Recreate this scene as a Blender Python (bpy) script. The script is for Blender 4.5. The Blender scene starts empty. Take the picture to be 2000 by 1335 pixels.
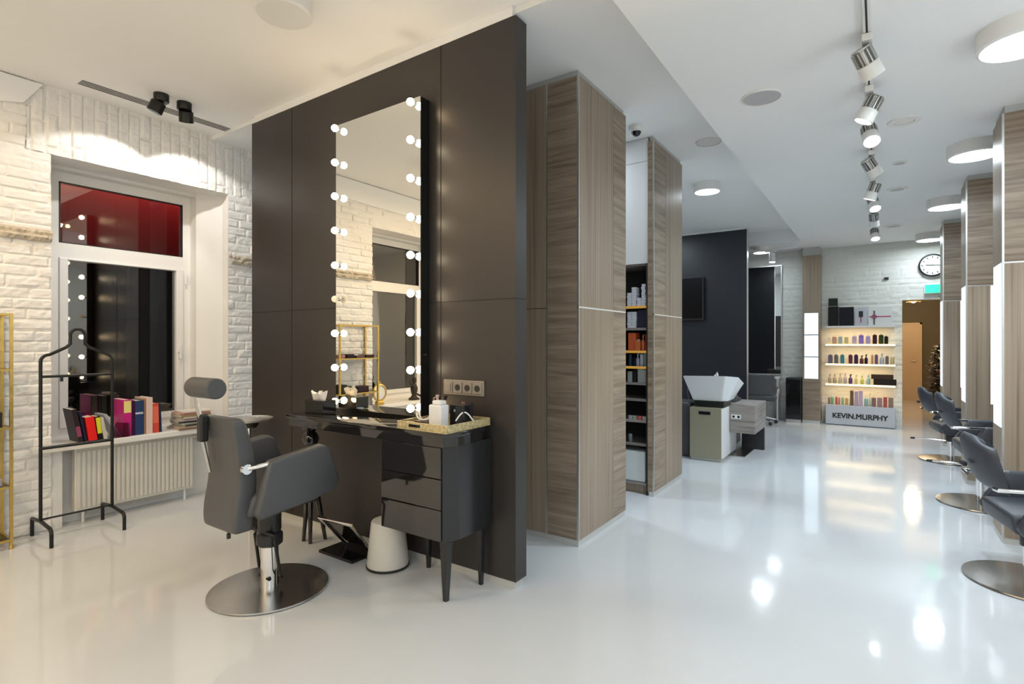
import bpy, bmesh, math, random
import numpy as np
from mathutils import Vector, Matrix, noise
random.seed(7)
S = bpy.context.scene
COL = S.collection
PI = math.pi

# ------------------------------------------------------------------ materials
def _n(nt, t, **kw):
    n = nt.nodes.new(t)
    for k, v in kw.items():
        if k in n.inputs: n.inputs[k].default_value = v
        else: setattr(n, k, v)
    return n
def _bsdf(name):
    m = bpy.data.materials.new(name); m.use_nodes = True
    nt = m.node_tree; b = nt.nodes['Principled BSDF']
    return m, nt, b
def mat(name, col, rough=.5, metal=0., spec=.5, coat=0., emis=None, es=0., noise_amt=.0, nscale=8., bump=0., bscale=60., trans=0., alpha=1.):
    m, nt, b = _bsdf(name)
    b.inputs['Base Color'].default_value = (*col, 1)
    b.inputs['Roughness'].default_value = rough
    b.inputs['Metallic'].default_value = metal
    b.inputs['Specular IOR Level'].default_value = spec
    b.inputs['Coat Weight'].default_value = coat
    b.inputs['Transmission Weight'].default_value = trans
    if coat: b.inputs['Coat Roughness'].default_value = .05
    if emis:
        b.inputs['Emission Color'].default_value = (*emis, 1); b.inputs['Emission Strength'].default_value = es
    tc = _n(nt, 'ShaderNodeTexCoord')
    nz = _n(nt, 'ShaderNodeTexNoise', Scale=nscale, Detail=4.)
    nt.links.new(tc.outputs['Object'], nz.inputs['Vector'])
    if noise_amt:
        mx = _n(nt, 'ShaderNodeMix', data_type='RGBA')
        mx.inputs[6].default_value = (*[c*(1-noise_amt) for c in col], 1)
        mx.inputs[7].default_value = (*[min(1, c*(1+noise_amt)) for c in col], 1)
        nt.links.new(nz.outputs['Fac'], mx.inputs[0]); nt.links.new(mx.outputs[2], b.inputs['Base Color'])
    if bump:
        n2 = _n(nt, 'ShaderNodeTexNoise', Scale=bscale, Detail=3.)
        nt.links.new(tc.outputs['Object'], n2.inputs['Vector'])
        bp = _n(nt, 'ShaderNodeBump', Strength=bump, Distance=.01)
        nt.links.new(n2.outputs['Fac'], bp.inputs['Height']); nt.links.new(bp.outputs['Normal'], b.inputs['Normal'])
    return m
def lamp_mat(name, col, es):
    return mat(name, col, .4, emis=col, es=es)
def wood(name, axis, dark, light, rough=.42):
    """zebrano laminate, the grain running along axis"""
    m, nt, b = _bsdf(name)
    tc = _n(nt, 'ShaderNodeTexCoord'); mp = _n(nt, 'ShaderNodeMapping')
    sc = [46, 46, 46]; sc['xyz'.index(axis)] = .5
    if axis == 'h': pass
    mp.inputs['Scale'].default_value = sc
    nt.links.new(tc.outputs['Object'], mp.inputs['Vector'])
    n1 = _n(nt, 'ShaderNodeTexNoise', Scale=1., Detail=5., Roughness=.62, Distortion=.35)
    nt.links.new(mp.outputs[0], n1.inputs['Vector'])
    cr = _n(nt, 'ShaderNodeValToRGB')
    e = cr.color_ramp.elements
    e[0].position = .3; e[0].color = (*dark, 1); e[1].position = .72; e[1].color = (*light, 1)
    k = e.new(.46); k.color = (*[(a*.35+c*.65) for a, c in zip(dark, light)], 1)
    nt.links.new(n1.outputs['Fac'], cr.inputs[0]); nt.links.new(cr.outputs[0], b.inputs['Base Color'])
    b.inputs['Roughness'].default_value = rough
    return m
def wood_h(name, dark, light, rough=.42):
    """grain across: the same in x and y, quick in z"""
    m, nt, b = _bsdf(name)
    tc = _n(nt, 'ShaderNodeTexCoord'); mp = _n(nt, 'ShaderNodeMapping')
    mp.inputs['Scale'].default_value = (1.6, 1.6, 30)
    nt.links.new(tc.outputs['Object'], mp.inputs['Vector'])
    n1 = _n(nt, 'ShaderNodeTexNoise', Scale=1., Detail=5., Roughness=.6, Distortion=.5)
    nt.links.new(mp.outputs[0], n1.inputs['Vector'])
    cr = _n(nt, 'ShaderNodeValToRGB')
    e = cr.color_ramp.elements
    e[0].position = .32; e[0].color = (*dark, 1); e[1].position = .68; e[1].color = (*light, 1)
    nt.links.new(n1.outputs['Fac'], cr.inputs[0]); nt.links.new(cr.outputs[0], b.inputs['Base Color'])
    b.inputs['Roughness'].default_value = rough
    return m
def glass_mat(name, tint=(1, 1, 1), refl=.5):
    m = bpy.data.materials.new(name); m.use_nodes = True; nt = m.node_tree
    nt.nodes.clear()
    o = _n(nt, 'ShaderNodeOutputMaterial'); t = _n(nt, 'ShaderNodeBsdfTransparent'); g = _n(nt, 'ShaderNodeBsdfGlossy')
    t.inputs[0].default_value = (*tint, 1); g.inputs['Roughness'].default_value = .02
    f = _n(nt, 'ShaderNodeFresnel', IOR=1.5); mm = _n(nt, 'ShaderNodeMath', operation='MULTIPLY_ADD')
    mm.inputs[1].default_value = 1.; mm.inputs[2].default_value = refl*.1
    nt.links.new(f.outputs[0], mm.inputs[0])
    mx = _n(nt, 'ShaderNodeMixShader')
    nt.links.new(mm.outputs[0], mx.inputs[0]); nt.links.new(t.outputs[0], mx.inputs[1]); nt.links.new(g.outputs[0], mx.inputs[2])
    nt.links.new(mx.outputs[0], o.inputs[0])
    return m

M = {}
M['ceiling'] = mat('ceiling_paint', (.90, .90, .89), .9, bump=.02)
M['plaster'] = mat('white_plaster', (.78, .77, .75), .7, bump=.05, bscale=30)
M['brick'] = mat('painted_brick', (.83, .815, .79), .6, noise_amt=.04, nscale=5, bump=.25, bscale=55)
M['ledge'] = mat('bare_stone_band', (.55, .48, .38), .8, noise_amt=.35, nscale=25, bump=.5, bscale=40)
M['far_brick'] = mat('far_painted_brick', (.74, .74, .68), .7, noise_amt=.04)
M['black_panel'] = mat('espresso_panel', (.033, .0285, .026), .38, spec=.5, noise_amt=.05)
M['gap'] = mat('panel_gap', (.008, .007, .006), .7)
M['navy_panel'] = mat('dark_navy_panel', (.014, .017, .024), .4)
M['alu'] = mat('brushed_aluminium', (.60, .60, .58), .38, .85, noise_amt=.08, nscale=30)
M['plinth'] = mat('pale_aluminium', (.58, .58, .55), .45, .25)
M['white_metal'] = mat('white_enamel', (.80, .79, .76), .35)
M['upvc'] = mat('white_window_plastic', (.83, .82, .80), .3)
M['chrome'] = mat('chrome', (.85, .85, .85), .09, 1.)
M['tray_silver'] = mat('hammered_silver', (.80, .78, .76), .3, .9, bump=.3, bscale=70)
M['steel'] = mat('brushed_steel', (.50, .49, .47), .24, 1., noise_amt=.1, nscale=40)
M['black_metal'] = mat('black_metal', (.012, .012, .012), .4, .3)
M['black_plastic'] = mat('black_plastic', (.015, .015, .016), .35)
M['rubber'] = mat('black_rubber', (.02, .02, .02), .7)
M['leather'] = mat('charcoal_leatherette', (.068, .070, .074), .42, bump=.06, bscale=180)
M['leather_blue'] = mat('slate_leatherette', (.038, .042, .052), .42, bump=.06, bscale=180)
M['lacquer'] = mat('black_lacquer', (.010, .009, .009), .05, spec=.6, coat=.6)
M['lacquer_side'] = mat('black_satin_lacquer', (.02, .02, .021), .2, spec=.5)
M['mirror'] = mat('mirror_glass', (.90, .90, .86), .004, 1.)
M['brass'] = mat('antique_brass', (.62, .42, .12), .28, 1., noise_amt=.35, nscale=18)
M['glass'] = glass_mat('clear_glass')
M['window_glass'] = glass_mat('window_glass', (.85, .85, .85), 1.2)
M['white_plastic'] = mat('white_plastic', (.80, .80, .80), .35)
M['cream_metal'] = mat('cream_enamel', (.70, .68, .62), .35)
M['ceramic'] = mat('white_ceramic', (.72, .74, .75), .18)
M['taupe'] = mat('taupe_gloss_cabinet', (.30, .28, .20), .25)
M['paper'] = mat('tissue_paper', (.85, .83, .80), .8)
M['red_wall'] = mat('red_awning', (.42, .012, .016), .6)
M['night'] = mat('night_facade', (.012, .012, .014), .6)
M['sheer'] = mat('dark_grey_blind', (.03, .032, .036), .7)
M['tan'] = mat('tan_plaster', (.42, .30, .17), .8)
M['olive'] = mat('olive_wall', (.12, .105, .07), .8)
M['door'] = mat('cream_door', (.60, .46, .30), .5)
M['foliage'] = mat('dark_foliage', (.018, .022, .012), .5, noise_amt=.4, nscale=40)
M['red_leaf'] = mat('red_ornament', (.35, .02, .02), .4)
M['pale_bauble'] = mat('pale_ornament', (.55, .50, .42), .3)
M['screen'] = mat('black_screen', (.004, .004, .005), .25, spec=.2)
M['black_gloss'] = mat('black_gloss', (.01, .01, .01), .08)
M['cork'] = mat('gold_speckled_tray', (.55, .45, .24), .35, .3, noise_amt=.75, nscale=60)
M['grey_plate'] = mat('taupe_socket_plate', (.28, .25, .22), .35, .3)
M['lens'] = mat('smoked_dome', (.01, .011, .012), .08)
M['dial'] = mat('white_dial', (.8, .8, .78), .5)
M['grey_trim'] = mat('grey_trim', (.50, .50, .48), .5)
M['vent'] = mat('vent_mesh', (.45, .45, .46), .6)
M['sign'] = mat('silver_sign_panel', (.52, .53, .56), .45)
M['ink'] = mat('black_letter', (.01, .01, .01), .5)
M['speaker'] = mat('speaker_cloth', (.50, .50, .50), .8, bump=.1, bscale=300)
M['shelf_back'] = mat('dark_cabinet_back', (.03, .03, .03), .6)
DK, LT = (.175, .122, .082), (.36, .285, .208)
M['wood_v'] = wood('grey_zebrano_upright', 'z', DK, LT)
M['wood_h'] = wood_h('grey_zebrano_crosswise', DK, LT)
M['wood_grey'] = wood_h('ash_grey_laminate', (.16, .14, .13), (.36, .32, .30))
M['bulb'] = lamp_mat('warm_bulb_glass', (1., .72, .40), 58.)
M['bulb_white'] = lamp_mat('neutral_bulb_glass', (1., .80, .54), 58.)
M['bulb_off'] = mat('unlit_bulb_glass', (.75, .70, .58), .25, emis=(1, .8, .5), es=.25)
M['lamp_cool'] = lamp_mat('cool_diffuser', (.93, .98, 1.), 7.)
M['lamp_spot'] = lamp_mat('spot_lens_lit', (.95, .98, 1.), 14.)
M['lamp_warm'] = lamp_mat('warm_lamp', (1., .62, .25), 8.)
M['strip_warm'] = lamp_mat('warm_led_strip', (1., .72, .33), 2.6)
M['strip_cool'] = lamp_mat('cool_led_panel', (.80, .92, 1.), 1.0)
M['strip_white'] = lamp_mat('white_led_panel', (1., .99, .95), 2.4)
M['exit'] = lamp_mat('green_sign_light', (.03, .80, .32), 1.3)
M['amber_edge'] = mat('amber_shelf_edge', (.55, .30, .06), .4, emis=(1, .5, .08), es=.25)
# glossy epoxy floor
m, nt, b = _bsdf('epoxy_floor'); M['floor'] = m
tc = _n(nt, 'ShaderNodeTexCoord'); nz = _n(nt, 'ShaderNodeTexNoise', Scale=1.6, Detail=3.)
nt.links.new(tc.outputs['Object'], nz.inputs['Vector'])
mx = _n(nt, 'ShaderNodeMix', data_type='RGBA'); mx.inputs[6].default_value = (.60, .625, .65, 1); mx.inputs[7].default_value = (.67, .69, .71, 1)
nt.links.new(nz.outputs['Fac'], mx.inputs[0]); nt.links.new(mx.outputs[2], b.inputs['Base Color'])
b.inputs['Roughness'].default_value = .09; b.inputs['Specular IOR Level'].default_value = .55
n3 = _n(nt, 'ShaderNodeTexNoise', Scale=7., Detail=2.); nt.links.new(tc.outputs['Object'], n3.inputs['Vector'])
bp = _n(nt, 'ShaderNodeBump', Strength=.03, Distance=.02); nt.links.new(n3.outputs['Fac'], bp.inputs['Height']); nt.links.new(bp.outputs['Normal'], b.inputs['Normal'])
_cc = {}
def colmat(rgb, rough=.45):
    k = (tuple(round(c, 3) for c in rgb), rough)
    if k not in _cc: _cc[k] = mat('tint_%02x%02x%02x' % tuple(int(min(1, c)*255) for c in rgb), rgb, rough, spec=.15 if max(rgb) < .1 else .5)
    return _cc[k]

# ------------------------------------------------------------------ mesh helper
class MB:
    def __init__(s): s.bm = bmesh.new(); s.smooth = False
    def _x(s, geom, mtx):
        bmesh.ops.transform(s.bm, matrix=mtx, verts=geom)
    def box(s, x0, x1, y0, y1, z0, z1, bev=0., mtx=None):
        g = bmesh.ops.create_cube(s.bm, size=1)['verts']
        s._x(g, Matrix.Translation(((x0+x1)/2, (y0+y1)/2, (z0+z1)/2)) @ Matrix.Diagonal((abs(x1-x0), abs(y1-y0), abs(z1-z0), 1)))
        if bev:
            es = list({e for v in g for e in v.link_edges})
            r = bmesh.ops.bevel(s.bm, geom=es, offset=bev, segments=2, affect='EDGES', profile=.5)
            g = list({v for f in r['faces'] for v in f.verts} | {v for v in g if v.is_valid})
        if mtx: s._x(g, mtx)
        return s
    def cyl(s, p0, p1, r0, r1=None, n=20):
        r1 = r0 if r1 is None else r1
        p0, p1 = Vector(p0), Vector(p1); d = p1-p0
        g = bmesh.ops.create_cone(s.bm, cap_ends=True, segments=n, radius1=r0, radius2=r1, depth=d.length)['verts']
        s._x(g, Matrix.Translation((p0+p1)/2) @ d.to_track_quat('Z', 'Y').to_matrix().to_4x4())
        return s
    def lathe(s, prof, c=(0, 0), n=32, z=0):
        rings = []
        for r, h in prof:
            if r < 1e-5: rings.append([s.bm.verts.new((c[0], c[1], z+h))])
            else: rings.append([s.bm.verts.new((c[0]+r*math.cos(2*PI*i/n), c[1]+r*math.sin(2*PI*i/n), z+h)) for i in range(n)])
        for a, b in zip(rings, rings[1:]):
            for i in range(n):
                j = (i+1) % n
                if len(a) == 1 and len(b) == 1: continue
                if len(a) == 1: s.bm.faces.new((a[0], b[j], b[i]))
                elif len(b) == 1: s.bm.faces.new((a[i], a[j], b[0]))
                else: s.bm.faces.new((a[i], a[j], b[j], b[i]))
        for rg, fl in ((rings[0], True), (rings[-1], False)):
            if len(rg) > 1: s.bm.faces.new(rg[::-1] if fl else rg)
        s.smooth = True
        return s
    def sphere(s, c, r, sx=1, sy=1, sz=1, u=20, v=12):
        g = bmesh.ops.create_uvsphere(s.bm, u_segments=u, v_segments=v, radius=r)['verts']
        s._x(g, Matrix.Translation(c) @ Matrix.Diagonal((sx, sy, sz, 1))); s.smooth = True
        return s
    def prism(s, poly, axis, a0, a1, bev=0.):
        """poly: 2D outline on the two other axes, extruded along axis from a0 to a1"""
        def P(p, a):
            return {'x': (a, p[0], p[1]), 'y': (p[0], a, p[1]), 'z': (p[0], p[1], a)}[axis]
        lo = [s.bm.verts.new(P(p, a0)) for p in poly]; hi = [s.bm.verts.new(P(p, a1)) for p in poly]
        f = [s.bm.faces.new(lo[::-1]), s.bm.faces.new(hi)]
        for i in range(len(poly)):
            j = (i+1) % len(poly); f.append(s.bm.faces.new((lo[i], lo[j], hi[j], hi[i])))
        if bev:
            es = list({e for q in f for e in q.edges})
            bmesh.ops.bevel(s.bm, geom=es, offset=bev, segments=3, affect='EDGES', profile=.5)
            s.smooth = True
        return s
    def tube(s, pts, r, n=10, close=False):
        pts = [Vector(p) for p in pts]; rings = []
        up = Vector((0, 0, 1)); N = len(pts)
        prev = None
        for i, p in enumerate(pts):
            a = pts[i-1] if (i > 0 or close) else pts[i]; b = pts[(i+1) % N] if (i < N-1 or close) else pts[i]
            t = (b-a).normalized()
            if prev is None:
                u = t.cross(up); u = t.cross(Vector((1, 0, 0))) if u.length < .1 else u
            else: u = prev - t*prev.dot(t)
            u.normalize(); prev = u; w = t.cross(u)
            rings.append([s.bm.verts.new(p + r*(u*math.cos(2*PI*k/n) + w*math.sin(2*PI*k/n))) for k in range(n)])
        pr = list(zip(rings, rings[1:])) + ([(rings[-1], rings[0])] if close else [])
        for a, b in pr:
            for k in range(n): s.bm.faces.new((a[k], a[(k+1) % n], b[(k+1) % n], b[k]))
        if not close: s.bm.faces.new(rings[0][::-1]); s.bm.faces.new(rings[-1])
        s.smooth = True
        return s
    def quad(s, *p):
        s.bm.faces.new([s.bm.verts.new(q) for q in p]); return s
    def xform(s, mtx):
        bmesh.ops.transform(s.bm, matrix=mtx, verts=s.bm.verts); return s
    def build(s, name, m, parent=None, world=False, sub=0, angle=40):
        bmesh.ops.recalc_face_normals(s.bm, faces=s.bm.faces)
        me = bpy.data.meshes.new(name)
        if world and parent:
            s.xform(wm(parent).inverted())
        s.bm.to_mesh(me); s.bm.free()
        me.materials.append(m if not isinstance(m, str) else M[m])
        if s.smooth:
            me.polygons.foreach_set('use_smooth', [True]*len(me.polygons))
            try: me.set_sharp_from_angle(angle=math.radians(angle))
            except Exception: pass
        o = bpy.data.objects.new(name, me); COL.objects.link(o)
        if parent: o.parent = parent
        if sub:
            md = o.modifiers.new('s', 'SUBSURF'); md.levels = sub; md.render_levels = sub
        return o
def wm(o):
    m = Matrix.Identity(4)
    while o:
        m = (Matrix.Translation(o.location) @ o.rotation_euler.to_matrix().to_4x4()) @ m; o = o.parent
    return m
def thing(name, label, cat, loc=(0, 0, 0), rz=0, group=None):
    o = bpy.data.objects.new(name, None); COL.objects.link(o)
    o.location = loc; o.rotation_euler = (0, 0, rz); o.empty_display_size = .1
    o['label'] = label; o['category'] = cat
    if group: o['group'] = group
    return o
def tag(o, label, cat, group=None, kind=None):
    o['label'] = label; o['category'] = cat
    if group: o['group'] = group
    if kind: o['kind'] = kind
    return o
def struct(o, label=None):
    o['kind'] = 'structure'
    if label: o['label'] = label
    return o
KIDS = {}
def copy_tree(o, parent=None):
    kids = [c for c in bpy.data.objects if c.parent == o]
    c = o.copy(); COL.objects.link(c); c.parent = parent
    for k in kids: copy_tree(k, c)
    return c
def B(x0, x1, y0, y1, z0, z1, bev=0.): return MB().box(x0, x1, y0, y1, z0, z1, bev)
def light(name, typ, loc, energy, col, size=.2, tgt=None, spot=None, blend=.4, sizey=None, shape='DISK', parent=None):
    d = bpy.data.lights.new(name, typ); d.energy = energy; d.color = col
    if typ == 'AREA': 
        d.shape = shape; d.size = size
        if sizey: d.size_y = sizey
    else: d.shadow_soft_size = size
    if spot: d.spot_size = math.radians(spot); d.spot_blend = blend
    o = bpy.data.objects.new(name, d); COL.objects.link(o); o.location = loc
    if tgt is not None:
        o.rotation_euler = (Vector(tgt)-Vector(loc)).to_track_quat('-Z', 'Y').to_euler()
    return o

# ------------------------------------------------------------------ camera
H = 1.4; FP = 1048.
cam = bpy.data.cameras.new('camera'); co = bpy.data.objects.new('camera', cam); COL.objects.link(co)
cam.sensor_width = 36; cam.lens = FP/2000*36; cam.clip_start = .05
co.location = (0, 0, H); co.rotation_euler = (PI/2, 0, math.atan(717/1048.))
S.camera = co

# ------------------------------------------------------------------ room constants
XW = -5.10      # face of the brick wall with the windows
XR = 1.62       # right wall
YB = -3.2       # back wall
YP = 2.507      # face of the espresso partition
YF = 10.85      # far wall
ZL, ZM, ZR = 3.30, 3.265, 3.04   # ceilings: front left, middle left, right
XS = -1.055     # edge between the high and the low ceiling
N1, N2 = (1.36, 2.68), (-.92, .42)   # window niches along y
NT, XG = 2.80, -5.47                 # niche top, window plane

struct(B(XW-.6, XR+.2, YB-.1, YF, -.1, 0).build('floor', 'floor'))
cb = MB()
cb.box(XW-.6, XS, YB-.1, YP+.02, ZL, ZL+.1); cb.box(XW-.6, XS, YP+.02, 9.86, ZM, ZL+.1)
cb.box(XS, XR+.2, YB-.1, YF+.3, ZR, ZL+.1); cb.box(XW-.6, XS, 9.86, YF+.3, ZR, ZL+.1)
struct(cb.build('ceiling', 'ceiling'))
struct(B(XR, XR+.2, YB, YF, 0, ZL).build('wall_right', 'plaster'))
struct(B(XW-.6, XR+.2, YB-.1, YB, 0, ZL).build('wall_back', 'plaster'))

# ------------------------------------------------------------------ left brick wall with real relief
def hsh(a, b): 
    v = math.sin(a*127.1+b*311.7)*43758.5453; return v-math.floor(v)
def brick_relief(Y, Z, bh=.078, bl=.25, rot=False):
    a, c = (Z, Y) if rot else (Y, Z)
    row = math.floor(c/bh); fr = c/bh-row
    a2 = a + (.5*bl if row % 2 else 0) + .03*math.sin(row*2.3)
    k = math.floor(a2/bl); fa = a2/bl-k
    e1 = min(fr, 1-fr)*bh; e2 = min(fa, 1-fa)*bl
    e = min(e1, e2) + .004*noise.noise(Vector((Y*18, Z*18, 1)))
    g = max(0., min(1., e/.012))
    d = .013*g*(.55+.75*hsh(k, row)) + .007*(noise.noise(Vector((Y*9, Z*14, 3))))+.004*noise.noise(Vector((Y*30, Z*40, 7)))
    return d
def brick_patch(bm, y0, y1, z0, z1, rot=False, st=.0125, x=XW, edge=True):
    ny = max(2, int((y1-y0)/st)); nz_ = max(2, int((z1-z0)/st))
    vs = []
    for i in range(ny+1):
        y = y0+(y1-y0)*i/ny; col = []
        for j in range(nz_+1):
            z = z0+(z1-z0)*j/nz_
            col.append(bm.verts.new((x+brick_relief(y, z, rot=rot), y, z)))
        vs.append(col)
    for i in range(ny):
        for j in range(nz_): bm.faces.new((vs[i][j], vs[i+1][j], vs[i+1][j+1], vs[i][j+1]))
bw = MB()
for (y0, y1) in ((N2[1], N1[0]), (N1[1], 3.1)):
    brick_patch(bw.bm, y0, y1, 0, 2.14); brick_patch(bw.bm, y0, y1, 2.22, NT)
brick_patch(bw.bm, N2[1]-.0, N1[0]-.14, NT, ZL)
brick_patch(bw.bm, N1[0]-.14, N1[1]+.14, NT, ZL, rot=True)
brick_patch(bw.bm, N1[1]+.14, 3.1, NT, ZL)
brick_patch(bw.bm, YB, N2[0], 0, ZL, st=.03); brick_patch(bw.bm, N2[0], N2[1], NT, ZL, st=.03)
# wall mass behind the relief, round the niches
for (y0, y1) in ((YB, N2[0]), (N2[1], N1[0]), (N1[1], YF)):
    bw.box(XW-.6, XW, y0, y1, 0, ZL)
for n in (N1, N2):
    bw.box(XW-.6, XW, n[0], n[1], NT, ZL); bw.box(XW-.6, XG-.02, n[0], n[1], 0, .64)
    bw.box(XG, XW-.12, n[0], n[1], 0, .60)      # parapet below the sill, behind the radiator
    bw.box(XW-.12, XW-.004, n[0], n[0]+.07, 0, .60); bw.box(XW-.12, XW-.004, n[1]-.07, n[1], 0, .60)
wl = bw.build('wall_left', 'brick'); struct(wl)
# stone band left bare
for (y0, y1, k) in ((N2[1]+.02, N1[0]-.0, 1), (N1[1]+.02, 3.1, 2)):
    lb = MB(); bm = lb.bm; ny = int((y1-y0)/.02)
    prof = [(0, 2.135), (.035, 2.14), (.05, 2.165), (.036, 2.185), (.045, 2.205), (.025, 2.225), (0, 2.23)]
    rows = [[bm.verts.new((XW+p[0]*(1+.5*noise.noise(Vector((i*.6, p[1]*40, k))))-.002, y0+(y1-y0)*i/ny, p[1]+.006*noise.noise(Vector((i*.4, p[0]*50, 2))))) for p in prof] for i in range(ny+1)]
    for a, b_ in zip(rows, rows[1:]):
        for j in range(len(prof)-1): bm.faces.new((a[j], b_[j], b_[j+1], a[j+1]))
    struct(lb.build('trim_%d' % k, 'ledge'), 'weathered stone band across the white brick wall')
struct(MB().prism([(YB, 2.98), (.98, 3.06), (1.20, 3.12), (1.31, 3.29), (YB, 3.29)], 'x', XW-.02, XW+.03).build('trim_3', 'ceiling'), 'plaster haunch in the ceiling corner')

def window(n, num):
    y0, y1 = n
    # splayed reveals: smooth plaster lining
    rv = MB()
    rv.prism([(XW-.02, y0), (XG, y0), (XG, y0+.10)], 'z', .64, NT)
    rv.prism([(XW-.10, y1), (XG, y1), (XG, y1-.17), (XG+.12, y1-.17)], 'z', .64, NT)
    rv.box(XG-.02, XG+.10, y0+.02, y1-.02, 2.775, NT)
    struct(rv.build('trim_%d' % (num+3), 'plaster'), 'smooth plaster reveal of the window niche')
    w = struct(B(XG-.06, XG, y0, y1, .60, NT).build('window_%d' % num, 'upvc'))
    w.data = None if False else w.data
    # frame pieces rather than a slab
    me = w.data
    fb = MB(); g0, g1 = y0+.15, y1-.235
    fb.box(XG-.06, XG+.0, y0, g0, .60, NT); fb.box(XG-.06, XG, g1, y1, .60, NT)
    fb.box(XG-.06, XG, g0, g1, 2.70, NT); fb.box(XG-.06, XG, g0, g1, 2.085, 2.205); fb.box(XG-.06, XG, g0, g1, .60, .70)
    bmesh.ops.recalc_face_normals(fb.bm, faces=fb.bm.faces); fb.bm.to_mesh(me); fb.bm.free()
    sash = MB()
    a, c, zb, zt = g0+.002, g1-.002, .70, 2.083
    sash.box(XG-.045, XG+.018, a, a+.055, zb, zt, .004); sash.box(XG-.045, XG+.018, c-.06, c, zb, zt, .004)
    sash.box(XG-.045, XG+.018, a+.055, c-.06, zb, zb+.055, .004); sash.box(XG-.045, XG+.018, a+.055, c-.06, zt-.015, zt, .004)
    sash.build('window_sash', 'upvc', w)
    gs = MB(); gs.box(XG-.03, XG-.024, g0, g1, 2.205, 2.70); gs.build('glass_pane', 'window_glass', w)
    gs = MB(); gs.box(XG-.03, XG-.024, g0, g1, .70, 2.085); gs.build('glass_pane', 'window_glass', w)
    fr = MB()
    for q in ((g0, g0+.012, 2.205, 2.70), (g1-.012, g1, 2.205, 2.70), (g0, g1, 2.69, 2.70), (g0, g1, 2.205, 2.213)): fr.box(XG-.024, XG+.001, q[0], q[1], q[2], q[3])
    fr.build('glazing_gasket', 'black_plastic', w)
    hd = MB(); hd.box(XG+.018, XG+.03, c-.05, c-.02, 1.30, 1.37, .004); hd.box(XG+.03, XG+.05, c-.045, c-.025, 1.24, 1.345, .004); hd.build('window_handle', 'white_plastic', w)
    hg = MB(); hg.cyl((XG+.025, c+.02, 1.95), (XG+.025, c+.02, 2.04), .009); hg.build('window_hinge', 'white_plastic', w)
    sl = MB(); sl.box(XG, XW+.031, y0, y1, .592, .6369)
    sl.box(XW+.03, XW+.12, y0-.13, y1+.06, .592, .637, .006)
    sl.build('window_sill', 'upvc', w)
window(N1, 1); window(N2, 2)
# the street outside at night: dark facade below, a red awning wall above
struct(B(-7.2, -7.1, -3, 7, -.2, 4.2).build('wall_street', 'night'), 'dark street outside the window')
for n, nm in ((N1, 0), (N2, 1)):
    aw = MB(); aw.box(-7.099, -6.0, n[0]-.78, n[1]+(1.8 if nm == 0 else .12), 2.20, 3.6)
    tag(aw.build('awning', 'red_wall'), 'red awning panel outside the window by the %s' % ('book rack' if nm == 0 else 'brass shelf seen in the mirror'), 'awning')
    for dy in (-.45, .1, .65): light('awning_fill', 'POINT', (-5.80, (n[0]+n[1])/2+dy, 3.05), 2.6, (1, .62, .55), .05)  # unseen point lamps added above the pane to light the red awning
bl = MB(); bl.box(-5.66, -5.64, 2.05, 2.75, .3, 2.2)
for k in range(9): bl.box(-5.64, -5.625, 2.07+k*.075, 2.10+k*.075, .3, 2.2)
tag(bl.build('roller_blind', 'sheer'), 'dark upright blind outside the window beside the book rack', 'blind')

# ------------------------------------------------------------------ radiator below the window
rd = thing('radiator', 'white ribbed panel radiator under the window sill', 'radiator', (XW, 1.95, 0))
rb = MB(); rb.box(XW-.06, XW+.020, 1.50, 2.36, .095, .575, .006)
rb.build('panel', 'cream_metal', rd, True)
rr = MB()
for k in range(26): rr.box(XW+.020, XW+.031, 1.512+k*.0327, 1.512+k*.0327+.021, .12, .555, .003)
rr.build('rib', 'cream_metal', rd, True)['kind'] = 'stuff'
tp = MB(); tp.box(XW-.065, XW+.034, 1.497, 2.363, .572, .583); 
tp.build('top_grille', 'cream_metal', rd, True)
vv = MB(); vv.cyl((XW+.0, 2.36, .55), (XW+.0, 2.42, .55), .012); vv.cyl((XW+.0, 2.40, .55), (XW+.05, 2.40, .55), .016); vv.build('valve', 'white_metal', rd, True)
for y_ in (1.56, 2.30): MB().cyl((XW-.01, y_, 0), (XW-.01, y_, .1), .009).build('pipe', 'white_metal', rd, True)

# ------------------------------------------------------------------ espresso partition
struct(B(-4.384, -1.69, YP, 2.618, .045, 3.243).build('wall_middle', 'black_panel'))
sm = MB()
for x in (-3.815, -2.252): sm.box(x-.003, x+.003, YP-.0015, YP, .045, 3.243)
sm.box(-4.384, -1.69, YP-.0015, YP, 1.645, 1.650); sm.box(-1.69, -1.6885, YP, 2.618, 1.645, 1.649)
struct(sm.build('trim_6', 'gap'), 'fine joint lines between the dark panels')
bt = MB(); bt.box(-4.36, -1.705, YP+.004, 2.606, 0, .045)
struct(bt.build('baseboard_middle', 'plinth'))
tt = MB(); tt.box(-4.34, -1.71, YP-.004, 2.60, 3.243, ZL-.001)
struct(tt.build('trim_7', 'ceiling'), 'white strip between the dark partition and the ceiling')

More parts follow.
